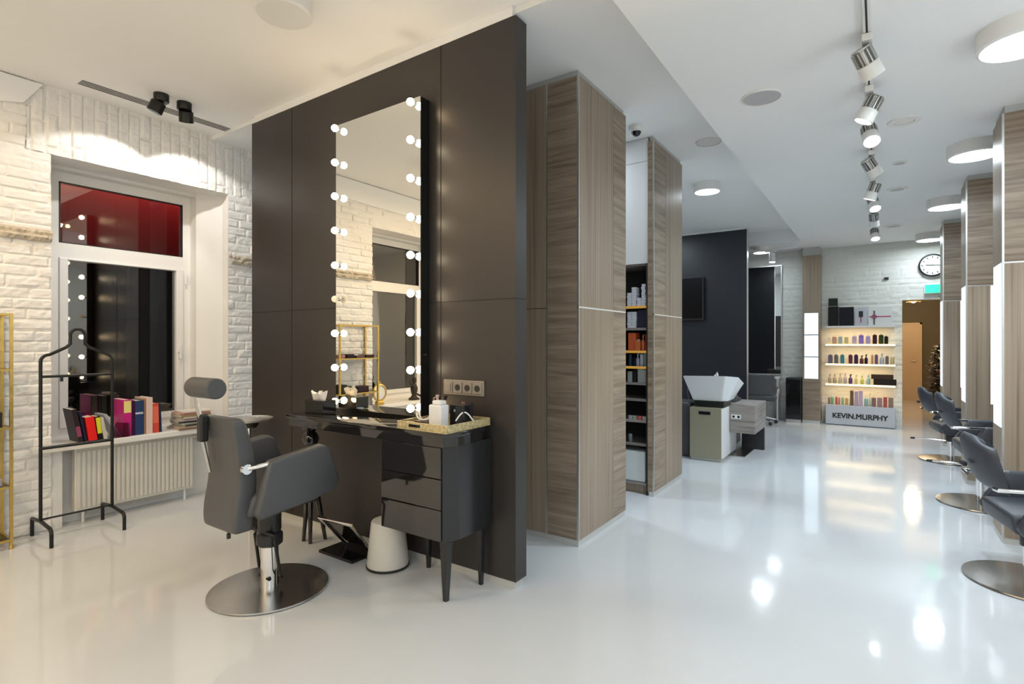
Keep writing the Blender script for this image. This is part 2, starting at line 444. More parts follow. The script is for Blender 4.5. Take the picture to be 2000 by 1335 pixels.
# ------------------------------------------------------------------ wood clad columns
def column(name, label, x0, x1, y0, y1, ztop, parts, ceil, base=.045, core='wood_v'):
    """parts: (face, a0, a1, z0, z1, material, name). face 'A' looks at -y, 'B' at +x, 'C' at -x"""
    t = thing(name, label, 'column', ((x0+x1)/2, (y0+y1)/2, 0), group=None)
    B(x0+.012, x1-.012, y0+.012, y1-.012, base, ztop).build('core', 'gap', t, True)
    B(x0+.006, x1-.006, y0+.006, y1-.006, 0, base+.004).build('base_plinth', 'plinth', t, True)
    B(x0+.015, x1-.015, y0+.015, y1-.015, ztop, ceil).build('top_strip', 'grey_trim', t, True)
    for f, a0, a1, z0, z1, m_, nm in parts:
        if f == 'A': q = B(a0, a1, y0, y0+.013, z0, z1)
        elif f == 'B': q = B(x1-.013, x1, a0, a1, z0, z1)
        else: q = B(x0, x0+.013, a0, a1, z0, z1)
        q.build(nm, m_, t, True)
    return t
g = .004
column('clad_column', 'widest wood-clad column right behind the dark mirror partition', -3.2, -1.69, 3.276, 4.099, 3.222, [
    ('A', -1.938, -1.704, .045, 3.222, 'wood_h', 'front_panel'), ('A', -3.19, -1.948, .045, 1.637, 'wood_v', 'front_panel'), ('A', -3.19, -1.948, 1.641, 3.222, 'wood_v', 'front_panel'),
    ('A', -1.948, -1.938, .045, 3.222, 'alu', 'metal_strip'), ('A', -1.704, -1.690, .045, 3.222, 'alu', 'metal_strip'),
    ('B', 3.29, 3.853, .045, 1.634, 'wood_v', 'side_panel'), ('B', 3.29, 3.853, 1.644, 3.222, 'wood_v', 'side_panel'),
    ('B', 3.857, 4.099, .045, 1.634, 'wood_h', 'side_panel'), ('B', 3.857, 4.099, 1.644, 3.222, 'wood_h', 'side_panel'),
    ('B', 3.276, 4.099, 1.634, 1.644, 'white_metal', 'seam_strip'), ('B', 3.853, 3.857, .045, 1.634, 'wood_v', 'seam_filler'),
], ZM, core='wood_h')
column('clad_column', 'wood-clad column attached to the open product cabinet', -1.735, -1.678, 4.719, 5.558, 3.222, [
    ('A', -1.735, -1.690, .045, 3.222, 'wood_h', 'front_panel'), ('A', -1.690, -1.678, .045, 3.222, 'alu', 'metal_strip'),
    ('B', 4.733, 5.04, .045, 1.645, 'wood_h', 'side_panel'), ('B', 4.733, 5.04, 1.655, 3.222, 'wood_h', 'side_panel'),
    ('B', 5.046, 5.558, .045, 1.645, 'wood_v', 'side_panel'), ('B', 5.046, 5.558, 1.655, 3.222, 'wood_v', 'side_panel'),
    ('B', 4.719, 5.558, 1.645, 1.655, 'white_metal', 'seam_strip'),
], ZM)
for i, (yy, dd, lab) in enumerate(((5.00, .36, 'nearest lit wood-clad column on the right, cut by the frame'),
                                   (6.89, .36, 'middle lit wood-clad column on the right'), (9.22, .36, 'farthest lit wood-clad column on the right, by the wall clock'))):
    x0 = .705; x1 = XR-.002; s0, s1 = .80, 1.955
    t = column('mirror_column', lab, x0, x1, yy, yy+dd, 2.985, [
        ('A', x0+.012, x1-.01, 1.955, 2.985, 'wood_h', 'front_panel'), ('A', x0+.012, x0+.185, .045, 1.945, 'wood_v', 'front_panel'),
        ('A', x0+.205, x1-.01, .045, 1.945, 'wood_v', 'front_panel'), ('A', x0+.185, x0+.205, .045, s0, 'wood_v', 'front_panel'),
        ('A', x0+.185, x0+.205, s0, 1.945, 'strip_white', 'light_strip'),
        ('A', x0+.012, x1-.01, 1.945, 1.955, 'alu', 'seam_strip'), ('A', x0, x0+.012, .045, 2.985, 'alu', 'metal_strip'),
        ('C', yy+.013, yy+dd, s1, 2.985, 'wood_v', 'side_panel'), ('C', yy+.013, yy+dd, .045, s0, 'wood_v', 'side_panel'),
        ('C', yy+.03, yy+dd-.02, s0, s1, 'strip_cool', 'light_panel'),
    ], ZR)
column('clad_column', 'slim wood-clad column between the brick walls at the far end', -1.115, -.83, 10.6, YF+.02, 2.90, [
    ('A', -1.105, -.84, 1.90, 2.90, 'wood_v', 'front_panel'), ('A', -1.105, -.84, .045, .765, 'wood_h', 'front_panel'),
    ('A', -1.105, -1.075, .765, 1.90, 'wood_v', 'front_panel'), ('A', -.865, -.84, .765, 1.90, 'wood_v', 'front_panel'),
    ('A', -1.075, -.865, .765, 1.135, 'strip_cool', 'light_panel'), ('A', -1.075, -.865, 1.15, 1.515, 'strip_cool', 'light_panel'), ('A', -1.075, -.865, 1.53, 1.90, 'strip_cool', 'light_panel'),
    ('B', 10.6, YF, .045, 2.90, 'wood_v', 'side_panel')], ZR)

# ------------------------------------------------------------------ product cabinet between the columns
cb_x0, cb_x1, cy0, cy1 = -2.75, -1.737, 4.74, 5.15
cab = thing('product_cabinet', 'tall cabinet with white doors above open shelves', 'cabinet', (-2.24, 4.95, 0))
bd = MB(); bd.box(cb_x0, cb_x1, cy1-.02, cy1, .02, 2.12); bd.build('back_panel', 'shelf_back', cab, True)
for x in (cb_x0, cb_x1-.02): B(x, x+.02, cy0, cy1-.02, 0, 2.12).build('side_panel', 'shelf_back', cab, True)
B(cb_x0, cb_x1, cy0, cy1, 2.12, 3.05).build('upper_door', 'white_plastic', cab, True)
B(cb_x0, cb_x1, cy0, cy1, 3.054, ZM-.003).build('top_panel', 'white_plastic', cab, True)
B(cb_x0+.02, cb_x1-.02, cy0+.01, cy1-.02, 2.10, 2.12).build('top_board', 'wood_grey', cab, True)
SHZ = [1.733, 1.531, 1.320, 1.175, 1.025, .875, .678, .462, .105]
for z in SHZ:
    B(cb_x0+.02, cb_x1-.02, cy0+.012, cy1-.02, z-.022, z).build('shelf', 'wood_grey', cab, True)
for z in (1.733, 1.320, 1.175): B(cb_x0+.02, cb_x1-.02, cy0+.006, cy0+.012, z-.022, z).build('shelf_edge', 'amber_edge', cab, True)
B(cb_x0+.02, cb_x1-.02, cy0+.05, cy0+.07, 0, .083).build('kickboard', 'wood_v', cab, True)

def item(name, label, cat, grp, x, y, z, w, d, h, col, kind='box'):
    c = colmat(col)
    if kind == 'box': o = MB().box(-w/2, w/2, -d/2, d/2, 0, h, min(w, d, h)*.06).build(name, c)
    elif kind == 'can':
        o = MB().lathe([(w*.47, 0), (w/2, h*.03), (w/2, h*.9), (w*.45, h*.96), (w*.3, h), (0, h)], n=14).build(name, c)
    elif kind == 'oval':   # flat shouldered flask
        o = MB().box(-w/2, w/2, -d*.35, d*.35, 0, h*.93, w*.16).box(-w*.18, w*.18, -d*.15, d*.15, h*.92, h, .001).build(name, c)
    else:  # pump bottle
        o = MB().lathe([(w*.46, 0), (w/2, h*.04), (w/2, h*.55), (w*.3, h*.64), (w*.16, h*.68), (w*.16, h*.8), (w*.26, h*.81), (w*.26, h*.9), (w*.1, h*.92), (w*.1, h), (0, h)], n=14).box(-w*.1, w*.45, -w*.08, w*.08, h*.93, h*.99).build(name, c)
    o.location = (x, y, z)
    return tag(o, label, cat, grp)
WB = (.62, .62, .68)
# stacks of small white boxes on the two top shelves
def stack(x, z, n, w=.042, side='left', sh='top'):
    for k in range(n):
        item('color_box', 'small white lilac carton in the %s stack on the %s cabinet shelf' % (side, sh), 'box', 'white cartons, %s stack, %s shelf' % (side, sh), x+random.uniform(-.003, .003), cy0+.06, z+k*.0252, w, .09, .024, WB)
stack(-1.925, 1.733, 5, side='leftmost'); stack(-1.88, 1.733, 7, side='second'); stack(-1.832, 1.733, 3, side='third'); stack(-1.790, 1.733, 8, side='tallest', w=.036); stack(-1.752, 1.733, 4, w=.026, side='rightmost')
stack(-1.925, 1.531, 6, side='left', sh='second'); stack(-1.88, 1.531, 6, side='right', sh='second')
item('storage_box', 'dark blue box beside the white cartons on the second cabinet shelf', 'box', None, -1.80, cy0+.08, 1.531, .10, .12, .165, (.03, .03, .05))
item('storage_box', 'large orange box on the third cabinet shelf', 'box', None, -1.905, cy0+.08, 1.32, .07, .12, .165, (.55, .10, .03))
item('storage_box', 'low orange box in the middle of the third cabinet shelf', 'box', None, -1.845, cy0+.07, 1.32, .045, .12, .09, (.50, .13, .04))
item('shampoo_bottle', 'orange pump bottle with white top on the third cabinet shelf', 'bottle', None, -1.805, cy0+.05, 1.32, .035, .035, .15, (.60, .14, .04), 'pump')
item('shampoo_bottle', 'red bottle at the right end of the third cabinet shelf', 'bottle', None, -1.768, cy0+.05, 1.32, .036, .036, .15, (.50, .03, .02), 'can')
item('hair_clip', 'small white bottle cap lying on the low orange box', 'cap', None, -1.85, cy0+.05, 1.41, .03, .02, .014, (.7, .7, .7))
for k, (c_, w_, h_, kd, lb) in enumerate((((.02, .06, .08), .03, .11, 'can', 'dark teal'), ((.01, .01, .03), .035, .085, 'oval', 'black'), ((.35, .38, .48), .035, .12, 'pump', 'grey blue pump'),
        ((.45, .47, .55), .034, .115, 'can', 'pale lilac'), ((.30, .40, .42), .034, .12, 'can', 'pale green'), ((.03, .05, .16), .034, .10, 'oval', 'deep blue'))):
    item('product_bottle', lb+' bottle on the amber-edged fourth cabinet shelf', 'bottle', 'bottles on the fourth shelf', -1.93+k*.037, cy0+.05, 1.175, w_, .035, h_, c_, kd)
for k, (c_, w_, h_, lb) in enumerate((((.30, .36, .34), .04, .10, 'pale green'), ((.02, .02, .02), .03, .115, 'black'), ((.38, .42, .38), .055, .125, 'grey green'), ((.42, .42, .38), .055, .12, 'beige grey'))):
    item('product_carton', lb+' carton on the fifth cabinet shelf', 'box', None, -1.93+k*.053, cy0+.06, 1.025, w_, .06, h_, c_)
for k, (c_, lb) in enumerate((((.35, .35, .36), 'grey'), ((.30, .33, .22), 'olive'), ((.65, .12, .14), 'red'), ((.40, .38, .30), 'beige'))):
    item('hair_color_tube', lb+' tube lying on the seventh cabinet shelf', 'tube', None, -1.92+k*.045, cy0+.05, .678, .038, .05, .035, c_, 'box')
item('glass_jar', 'small glass jar on the dark lower cabinet shelf', 'jar', None, -1.93, cy0+.05, .462, .04, .04, .08, (.12, .15, .16), 'can')
item('towel_box', 'big white carton standing at the bottom of the open cabinet', 'box', None, -1.90, cy0+.16, .105, .25, .28, .285, (.66, .70, .70))

# ------------------------------------------------------------------ second dark wall, tv, far wall
struct(B(XW, -1.775, 9.35, 9.46, 0, 3.235).build('wall_wash_area', 'navy_panel'))
struct(B(XW, -1.80, 9.36, 9.45, 3.235, ZM-.001).build('trim_8', 'ceiling'), 'white strip above the navy wall')
struct(B(-1.776, -1.770, 9.35, 9.46, 0, 3.235).build('trim_9', 'alu'), 'thin metal edge of the navy wall')
tv = thing('television', 'black flat screen television on the dark navy wall', 'television', (-3.07, 9.30, 1.77))
B(-3.70, -2.44, 9.27, 9.3498, 1.77, 2.50, .006).build('bezel', 'black_plastic', tv, True)
B(-3.68, -2.46, 9.266, 9.271, 1.80, 2.485).build('screen', 'screen', tv, True)
# far wall: brick, door opening
DX0, DX1, DZ = .311, 1.30, 2.085
fw = MB()
def far_patch(bm, x0, x1, z0, z1, y):
    st = .028; nx = max(2, int((x1-x0)/st)); nz_ = max(2, int((z1-z0)/st))
    vs = [[bm.verts.new((x0+(x1-x0)*i/nx, y-brick_relief(x0+(x1-x0)*i/nx, z0+(z1-z0)*j/nz_)*.55, z0+(z1-z0)*j/nz_)) for j in range(nz_+1)] for i in range(nx+1)]
    for i in range(nx):
        for j in range(nz_): bm.faces.new((vs[i][j], vs[i][j+1], vs[i+1][j+1], vs[i+1][j]))
far_patch(fw.bm, -2.6, DX0, 0, ZR, YF); far_patch(fw.bm, DX0, XR, DZ, ZR, YF)
fw.box(XW, DX0, YF, YF+.2, 0, ZR); fw.box(DX0, DX1, YF, YF+.2, DZ, ZR); fw.box(DX1, XR+.2, YF, YF+.2, 0, ZR)
struct(fw.build('wall_far', 'far_brick'))
# back room
struct(B(-.6, 2.2, YF, 16.2, -.1, 0).build('floor_back_room', 'floor'))
struct(B(-.6, 2.2, 16.05, 16.2, 0, 2.9).build('wall_back_room', 'olive'))
struct(B(1.36, 1.5, YF+.2, 16.05, 0, 2.9).build('wall_back_room_right', 'tan'))
struct(B(-.7, -.6, YF+.2, 16.05, 0, 2.9).build('wall_back_room_left', 'tan'))
struct(B(-.7, 1.5, YF+.2, 16.2, 2.9, 3.0).build('ceiling_back_room', 'ceiling'))
dr = struct(B(.10, .80, 16.0, 16.045, 0, 1.82).build('door_1', 'door'))
MB().box(.06, .10, 15.99, 16.045, 0, 1.86).box(.80, .84, 15.99, 16.045, 0, 1.86).box(.06, .84, 15.99, 16.045, 1.82, 1.86).build('door_frame', 'door', dr)
dh = MB().cyl((.72, 15.96, .95), (.72, 16.0, .95), .012).cyl((.72, 15.96, .95), (.64, 15.96, .95), .010).build('door_handle', 'steel', dr)
# pendant lamp and wall lights in the back room
pl = thing('pendant_lamp', 'small golden pendant lamp glowing beyond the doorway', 'lamp', (.60, 14.2, 2.25))
MB().lathe([(.02, .10), (.10, .07), (.13, 0), (.12, 0), (.09, .06), (0, .09)], n=24).build('lamp_shade', 'brass', pl)
MB().sphere((0, 0, .02), .045).build('light_bulb', 'lamp_warm', pl)
MB().cyl((0, 0, .1), (0, 0, .65), .004, n=8).build('cord', 'black_plastic', pl)
for z, w_ in ((2.0, 'upper'), (1.30, 'lower')):
    wlm = thing('wall_lamp', '%s warm wall lamp on the lit side wall beyond the doorway' % w_, 'lamp', (1.355, 13.4, z))
    MB().box(-.02, 0, -.05, .05, -.06, .06, .004).build('wall_plate', 'brass', wlm)
    MB().sphere((-.05, 0, 0), .045, sz=1.5).build('light_bulb', 'lamp_warm', wlm)
light('back_room_lamp', 'POINT', (.6, 14.6, 2.1), 26, (1, .78, .50), .12)
light('back_room_lamp', 'POINT', (1.1, 13.2, 1.7), 22, (1, .72, .42), .1)
light('back_room_lamp', 'POINT', (.2, 12.2, 2.5), 16, (1, .72, .42), .15)

# clock
ck = thing('wall_clock', 'round wall clock with dark rim on the far brick wall', 'clock', (.70, YF-.02, 2.62))
MB().lathe([(.165, 0), (.18, .01), (.18, .04), (.160, .045), (.155, .02), (0, .02)], n=40).xform(Matrix.Rotation(PI/2, 4, 'X')).build('rim', 'black_metal', ck)
MB().cyl((0, -.021, 0), (0, -.026, 0), .156, n=40).build('dial', 'dial', ck)
tk = MB()
for k in range(12):
    a = k*PI/6; tk.box(-.006, .006, -.029, -.026, .115, .142, mtx=Matrix.Rotation(a, 4, 'Y'))
tk.build('hour_marks', 'ink', ck)
MB().box(-.006, .006, -.032, -.029, -.02, .085, mtx=Matrix.Rotation(-1.5, 4, 'Y')).build('hour_hand', 'ink', ck)
MB().box(-.004, .004, -.034, -.031, -.02, .13, mtx=Matrix.Rotation(1.62, 4, 'Y')).build('minute_hand', 'ink', ck)
ex = thing('exit_sign', 'glowing green exit sign above the doorway', 'sign', (.74, YF-.03, 2.17))
B(-.145, .145, -.03, 0, 0, .15, .004).build('housing', 'white_plastic', ex)
B(-.135, .135, -.034, -.03, .01, .14).build('light_panel', 'exit', ex)
dt = MB().box(-.03, .03, -.03, 0, 0, .04, .004).build('door_sensor', 'black_plastic'); dt.location = (.10, YF-.005, 2.43)
tag(dt, 'tiny dark sensor on the far brick wall above the shelves', 'sensor')

# ------------------------------------------------------------------ lit product shelves on the far wall
sh = thing('display_shelves', 'five lit white product shelves mounted on the far brick wall', 'shelf', (-.27, 10.7, 0))
SX0, SX1 = -.755, .215
SZ = [1.672, 1.366, 1.035, .696]
for i, z in enumerate(SZ):
    b_ = B(SX0, SX1, 10.60, YF-.004, z-.03, z).build('shelf_board', 'white_metal', sh, True)
    if i: B(SX0, SX1, 10.594, 10.60, z-.028, z-.004).build('light_strip', 'strip_warm', b_, True)
    else: B(SX0, SX1, 10.594, 10.60, z-.028, z-.004).build('edge_strip', 'white_metal', b_, True)
    light('shelf_glow', 'AREA', ((SX0+SX1)/2, 10.66, z-.036), 2.1, (1, .70, .34), .93, tgt=((SX0+SX1)/2, 10.70, z-.5), shape='RECTANGLE', sizey=.03)
pc = thing('sign_cabinet', 'low silver cabinet with black lettering below the lit shelves', 'cabinet', (-.27, 10.7, 0))
B(SX0, SX1, 10.60, YF-.004, .01, .335, .003).build('body', 'sign', pc, True)
def text(s, size, name, m_, loc, rot, parent, sx=1., depth=.003, bold=0.):
    cu = bpy.data.curves.new(name, 'FONT'); cu.body = s; cu.size = size; cu.align_x = 'CENTER'; cu.align_y = 'CENTER'; cu.extrude = depth; cu.offset = bold
    tmp = bpy.data.objects.new('tmp', cu); COL.objects.link(tmp)
    dg = bpy.context.evaluated_depsgraph_get(); me = bpy.data.meshes.new_from_object(tmp.evaluated_get(dg))
    bpy.data.objects.remove(tmp); bpy.data.curves.remove(cu)
    me.transform(Matrix.Translation(loc) @ Matrix.Rotation(rot[2], 4, 'Z') @ Matrix.Rotation(rot[0], 4, 'X') @ Matrix.Diagonal((sx, 1, 1, 1)))
    me.transform(wm(parent).inverted()); me.materials.clear(); me.materials.append(M[m_])
    o = bpy.data.objects.new(name, me); COL.objects.link(o); o.parent = parent
    return o
lt = [text('KEVIN.MURPHY', .120, 'lettering', 'ink', (-.27+dx, 10.597-.0004*k, .155+dz), (PI/2, 0, 0), pc, .93) for k, (dx, dz) in enumerate(((-.0032, -.002), (.0032, -.002), (-.0032, .002), (.0032, .002)))]
jm = bmesh.new()
for o in lt: jm.from_mesh(o.data)
jm.to_mesh(lt[0].data); jm.free()
for o in lt[1:]: bpy.data.objects.remove(o)
# products: (x pixel range, top pixel, tint, kind, words) on each shelf
CXP, CYP, YAW = 1000., 668., math.atan(717/1048.)
def px2x(px, Y):
    u = (px-CXP)/FP
    return Y*(-math.sin(YAW)+u*math.cos(YAW))/(math.cos(YAW)+u*math.sin(YAW))
def px2z(px, py, Y):
    u = (px-CXP)/FP; t = Y/(math.cos(YAW)+u*math.sin(YAW))
    return H+(CYP-py)/FP*t
def row(zs, lst, shelfname, Y=10.64):
    for (a, b2, top, c_, kd, nm, cat, lb) in lst:
        x0, x1 = px2x(a, Y), px2x(b2, Y); h = max(.03, px2z((a+b2)/2, top, Y)-zs)
        item(nm, lb+' '+shelfname, cat, None, (x0+x1)/2, Y+.03, zs+.001, (x1-x0)*.96, .07, h, c_, kd)
row(SZ[0], [
    (1617, 1638, 599, (.012, .014, .012), 'box', 'product_carton', 'box', 'black carton at the left end'),
    (1638, 1668, 600, (.012, .013, .016), 'box', 'product_carton', 'box', 'wide black carton'),
    (1669, 1694, 601, (.50, .50, .53), 'box', 'hairbrush_carton', 'box', 'pale grey carton showing a hairbrush'),
    (1695, 1744, 598, (.72, .72, .68), 'box', 'styler_carton', 'box', 'wide white carton with magenta lines')], 'on the top lit shelf')
item('product_carton', 'small black carton stacked on the left end of the top lit shelf', 'box', None, px2x(1627, 10.64), 10.67, px2z(1627, 598, 10.64)+.002, .135, .08, .13, (.02, .028, .018))
# printed marks on the two pale cartons
pr = bpy.data.objects
hb = [o for o in bpy.data.objects if o.name.startswith('hairbrush_carton')][0]; st_ = [o for o in bpy.data.objects if o.name.startswith('styler_carton')][0]
k = MB(); k.box(-.03, .03, -.038, -.0355, .14, .24, .001); k.build('printed_brush', 'ink', hb)
k = MB(); k.box(-.008, .008, -.0375, -.0355, .05, .15); k.build('printed_handle', colmat((.35, .03, .10)), hb)
k = MB(); k.box(-.15, .14, -.0375, -.0355, .135, .152); k.build('printed_line', colmat((.45, .04, .16)), st_)
k = MB(); k.box(-.095, -.07, -.038, -.0355, .01, .24); k.build('printed_tool', colmat((.15, .12, .14)), st_)
k = MB(); k.tube([(-.082+.03*math.cos(a*PI/8), -.038, .143+.03*math.sin(a*PI/8)) for a in range(16)], .007, 6, True); k.build('printed_ring', colmat((.35, .03, .12)), st_)
row(SZ[1], [
    (1625, 1634, 656, (.62, .38, .25), 'oval', 'product_bottle', 'bottle', 'peach flask'), (1637, 1645, 656, (.40, .50, .46), 'oval', 'product_bottle', 'bottle', 'sea green flask'),
    (1649, 1657, 657, (.66, .56, .28), 'oval', 'product_bottle', 'bottle', 'sand yellow flask'), (1664, 1673, 655, (.55, .44, .62), 'oval', 'product_bottle', 'bottle', 'pale lilac flask'),
    (1677, 1687, 653, (.28, .18, .55), 'oval', 'product_bottle', 'bottle', 'strong violet flask'), (1691, 1700, 655, (.45, .35, .60), 'oval', 'product_bottle', 'bottle', 'soft violet flask'),
    (1704, 1713, 653, (.05, .018, .025), 'oval', 'product_bottle', 'bottle', 'dark plum flask'), (1716, 1726, 653, (.05, .065, .018), 'oval', 'product_bottle', 'bottle', 'dark olive flask'),
    (1727, 1735, 656, (.012, .018, .012), 'oval', 'product_bottle', 'bottle', 'nearly black flask')], 'on the second lit shelf')
row(SZ[2], [
    (1617, 1626, 692, (.16, .12, .18), 'oval', 'product_bottle', 'bottle', 'leftmost mauve grey flask'), (1629, 1637, 692, (.15, .14, .14), 'oval', 'product_bottle', 'bottle', 'grey flask next to the teal one'),
    (1641, 1649, 692, (.03, .22, .28), 'oval', 'product_bottle', 'bottle', 'teal flask'), (1657, 1665, 692, (.12, .008, .03), 'oval', 'product_bottle', 'bottle', 'dark wine flask'),
    (1668, 1676, 692, (.05, .02, .09), 'oval', 'product_bottle', 'bottle', 'deep purple flask'), (1679, 1687, 694, (.10, .015, .02), 'pump', 'product_bottle', 'bottle', 'maroon pump bottle'),
    (1688, 1695, 692, (.02, .012, .02), 'pump', 'product_bottle', 'bottle', 'black pump bottle'), (1701, 1706, 693, (.60, .30, .14), 'can', 'product_bottle', 'bottle', 'thin amber can'),
    (1708, 1715, 692, (.13, .08, .16), 'oval', 'product_bottle', 'bottle', 'plum flask'), (1718, 1727, 690, (.42, .48, .55), 'pump', 'product_bottle', 'bottle', 'pale blue pump bottle'),
    (1729, 1736, 695, (.13, .12, .12), 'oval', 'product_bottle', 'bottle', 'short charcoal flask'), (1739, 1747, 697, (.60, .48, .22), 'can', 'product_jar', 'jar', 'low sand jar')], 'on the third lit shelf')
row(SZ[3], [
    (1617, 1624, 730, (.55, .40, .25), 'pump', 'product_bottle', 'bottle', 'leftmost beige pump bottle'), (1626, 1634, 730, (.50, .38, .26), 'pump', 'product_bottle', 'bottle', 'second beige pump bottle'),
    (1637, 1645, 729, (.56, .46, .30), 'pump', 'product_bottle', 'bottle', 'sand pump bottle'), (1647, 1654, 729, (.52, .42, .40), 'pump', 'product_bottle', 'bottle', 'rose beige pump bottle'),
    (1657, 1665, 731, (.09, .04, .14), 'pump', 'product_bottle', 'bottle', 'purple pump bottle'), (1669, 1675, 732, (.60, .52, .22), 'pump', 'product_bottle', 'bottle', 'straw pump bottle'),
    (1680, 1687, 734, (.55, .52, .10), 'pump', 'product_bottle', 'bottle', 'bright yellow pump bottle'), (1692, 1700, 732, (.35, .50, .42), 'pump', 'product_bottle', 'bottle', 'mint pump bottle'),
    (1705, 1752, 741, (.028, .018, .012), 'box', 'gift_box', 'box', 'long black box')], 'on the fourth lit shelf')
item('gift_box', 'dark patterned box lying on the long black box', 'box', None, px2x(1723, 10.64), 10.67, px2z(1728, 741, 10.64)+.002, .30, .08, .075, (.06, .035, .02))
row(.335, [
    (1617, 1621, 776, (.40, .12, .10), 'can', 'product_jar', 'jar', 'leftmost little red jar'), (1622, 1628, 775, (.20, .42, .20), 'can', 'product_jar', 'jar', 'little green jar'),
    (1631, 1636, 775, (.60, .12, .09), 'can', 'product_jar', 'jar', 'little scarlet jar'), (1637, 1641, 776, (.62, .22, .16), 'can', 'product_jar', 'jar', 'little coral jar'),
    (1643, 1648, 776, (.35, .50, .28), 'can', 'product_jar', 'jar', 'little lime jar'), (1650, 1656, 777, (.65, .40, .12), 'can', 'product_jar', 'jar', 'little amber jar'),
    (1660, 1667, 763, (.14, .09, .03), 'box', 'product_carton', 'box', 'tall brown carton'), (1669, 1676, 764, (.50, .34, .50), 'box', 'product_carton', 'box', 'tall mauve carton'),
    (1677, 1685, 763, (.52, .38, .50), 'box', 'product_carton', 'box', 'tall pink lilac carton'), (1688, 1696, 778, (.25, .48, .48), 'can', 'product_jar', 'jar', 'turquoise jar'),
    (1697, 1701, 768, (.52, .55, .36), 'pump', 'product_bottle', 'bottle', 'pale green spray bottle'), (1702, 1711, 777, (.22, .12, .11), 'box', 'gift_box', 'box', 'leftmost brown pink mini box'),
    (1713, 1723, 777, (.34, .20, .18), 'box', 'gift_box', 'box', 'dusty rose mini box'), (1725, 1733, 776, (.42, .08, .07), 'box', 'gift_box', 'box', 'red mini box'), (1735, 1745, 777, (.28, .17, .12), 'box', 'gift_box', 'box', 'rightmost brown mini box')], 'on top of the lettered cabinet')

# ------------------------------------------------------------------ decorated tree beyond the doorway
tr = thing('christmas_tree', 'dark decorated tree with red ornaments beyond the doorway', 'tree', (1.0, 12.2, 0))
MB().lathe([(.10, 0), (.13, .20), (.14, .22), (.12, .22), (0, .2)], n=20).build('pot', colmat((.10, .05, .03)), tr)
MB().cyl((0, 0, .2), (0, 0, 1.1), .02, .01, 8).build('trunk', colmat((.08, .05, .03)), tr)
fo = MB(); rl = MB(); pb = MB()
for i in range(1500):
    z = random.uniform(.25, 1.34); R_ = .07+.20*math.sin(PI*min(1, (z-.15)/1.35))*random.uniform(.3, 1); a = random.uniform(0, 2*PI)
    p = Vector((R_*math.cos(a), R_*math.sin(a), z)); d = Vector((math.cos(a), math.sin(a), random.uniform(-.6, .6))).normalized(); w_ = d.cross(Vector((0, 0, 1)))*.030
    L = random.uniform(.06, .11)
    fo.quad(p-d*.02, p+d*L*.4+w_, p+d*L, p+d*L*.4-w_)
for i in range(36):
    z = random.uniform(.4, 1.33); R_ = .10+.17*math.sin(PI*min(1, (z-.15)/1.35)); a = random.uniform(PI, 2*PI); c_ = (R_*math.cos(a), R_*math.sin(a), z)
    (rl if i % 2 else pb).sphere(c_, .018, u=8, v=6)
o_ = fo.build('foliage', 'foliage', tr); rl.build('red_bauble', 'red_leaf', tr)['kind'] = 'stuff'; pb.build('pale_bauble', 'pale_bauble', tr)['kind'] = 'stuff'

# ------------------------------------------------------------------ far left corner: mirror, counter, office chair, black cabinet
fm = thing('wall_mirror', 'tall wall mirror beside the navy wall at the far end', 'mirror', (-1.85, YF-.04, .8))
B(-2.3, -1.456, YF-.05, YF-.02, .80, 2.80).build('frame', 'alu', fm, True)
B(-2.28, -1.472, YF-.054, YF-.05, .82, 2.78).build('glass', 'mirror', fm, True)
ct = thing('styling_counter', 'thin white counter under the far wall mirror', 'counter', (-1.9, 10.65, 0))
B(-2.3, -1.46, 10.45, YF-.055, .745, .78, .004).build('counter_top', 'white_plastic', ct, True)
for x in (-2.28, -1.50): B(x, x+.02, 10.5, YF-.06, 0, .745).build('leg_panel', 'white_plastic', ct, True)
oc = thing('office_chair', 'grey office chair on castors by the far white counter', 'chair', (-1.70, 10.05, 0), .2)
MB().box(-.24, .24, -.22, .22, .40, .48, .03).build('seat', 'leather', oc)
MB().box(-.22, .22, -.28, -.22, .50, .86, .03).build('backrest', 'leather', oc)
for sx in (-1, 1):
    MB().tube([(sx*.26, -.18, .44), (sx*.29, -.18, .60), (sx*.29, .12, .63), (sx*.27, .16, .46)], .014, 8).build('armrest', 'chrome', oc)
MB().cyl((0, 0, .10), (0, 0, .40), .025).build('gas_lift', 'chrome', oc)
for k in range(5):
    a = k*2*PI/5+.3; lg = MB().cyl((0, 0, .12), (.27*math.cos(a), .27*math.sin(a), .07), .018, .012, 10).build('base_arm', 'chrome', oc)
    MB().cyl((.27*math.cos(a), .27*math.sin(a)-.012, .03), (.27*math.cos(a), .27*math.sin(a)+.012, .03), .03, n=14).build('castor', 'black_plastic', lg)
bc = thing('black_cabinet', 'low black cabinet standing left of the slim far column', 'cabinet', (-1.23, 10.7, 0))
B(-1.355, -1.118, 10.50, YF-.03, .05, .77, .004).build('body', 'navy_panel', bc, True)
B(-1.345, -1.128, 10.495, 10.50, .13, .74).build('door', 'black_gloss', bc, True)
B(-1.35, -1.123, 10.51, YF-.04, 0, .05).build('base_plinth', 'alu', bc, True)

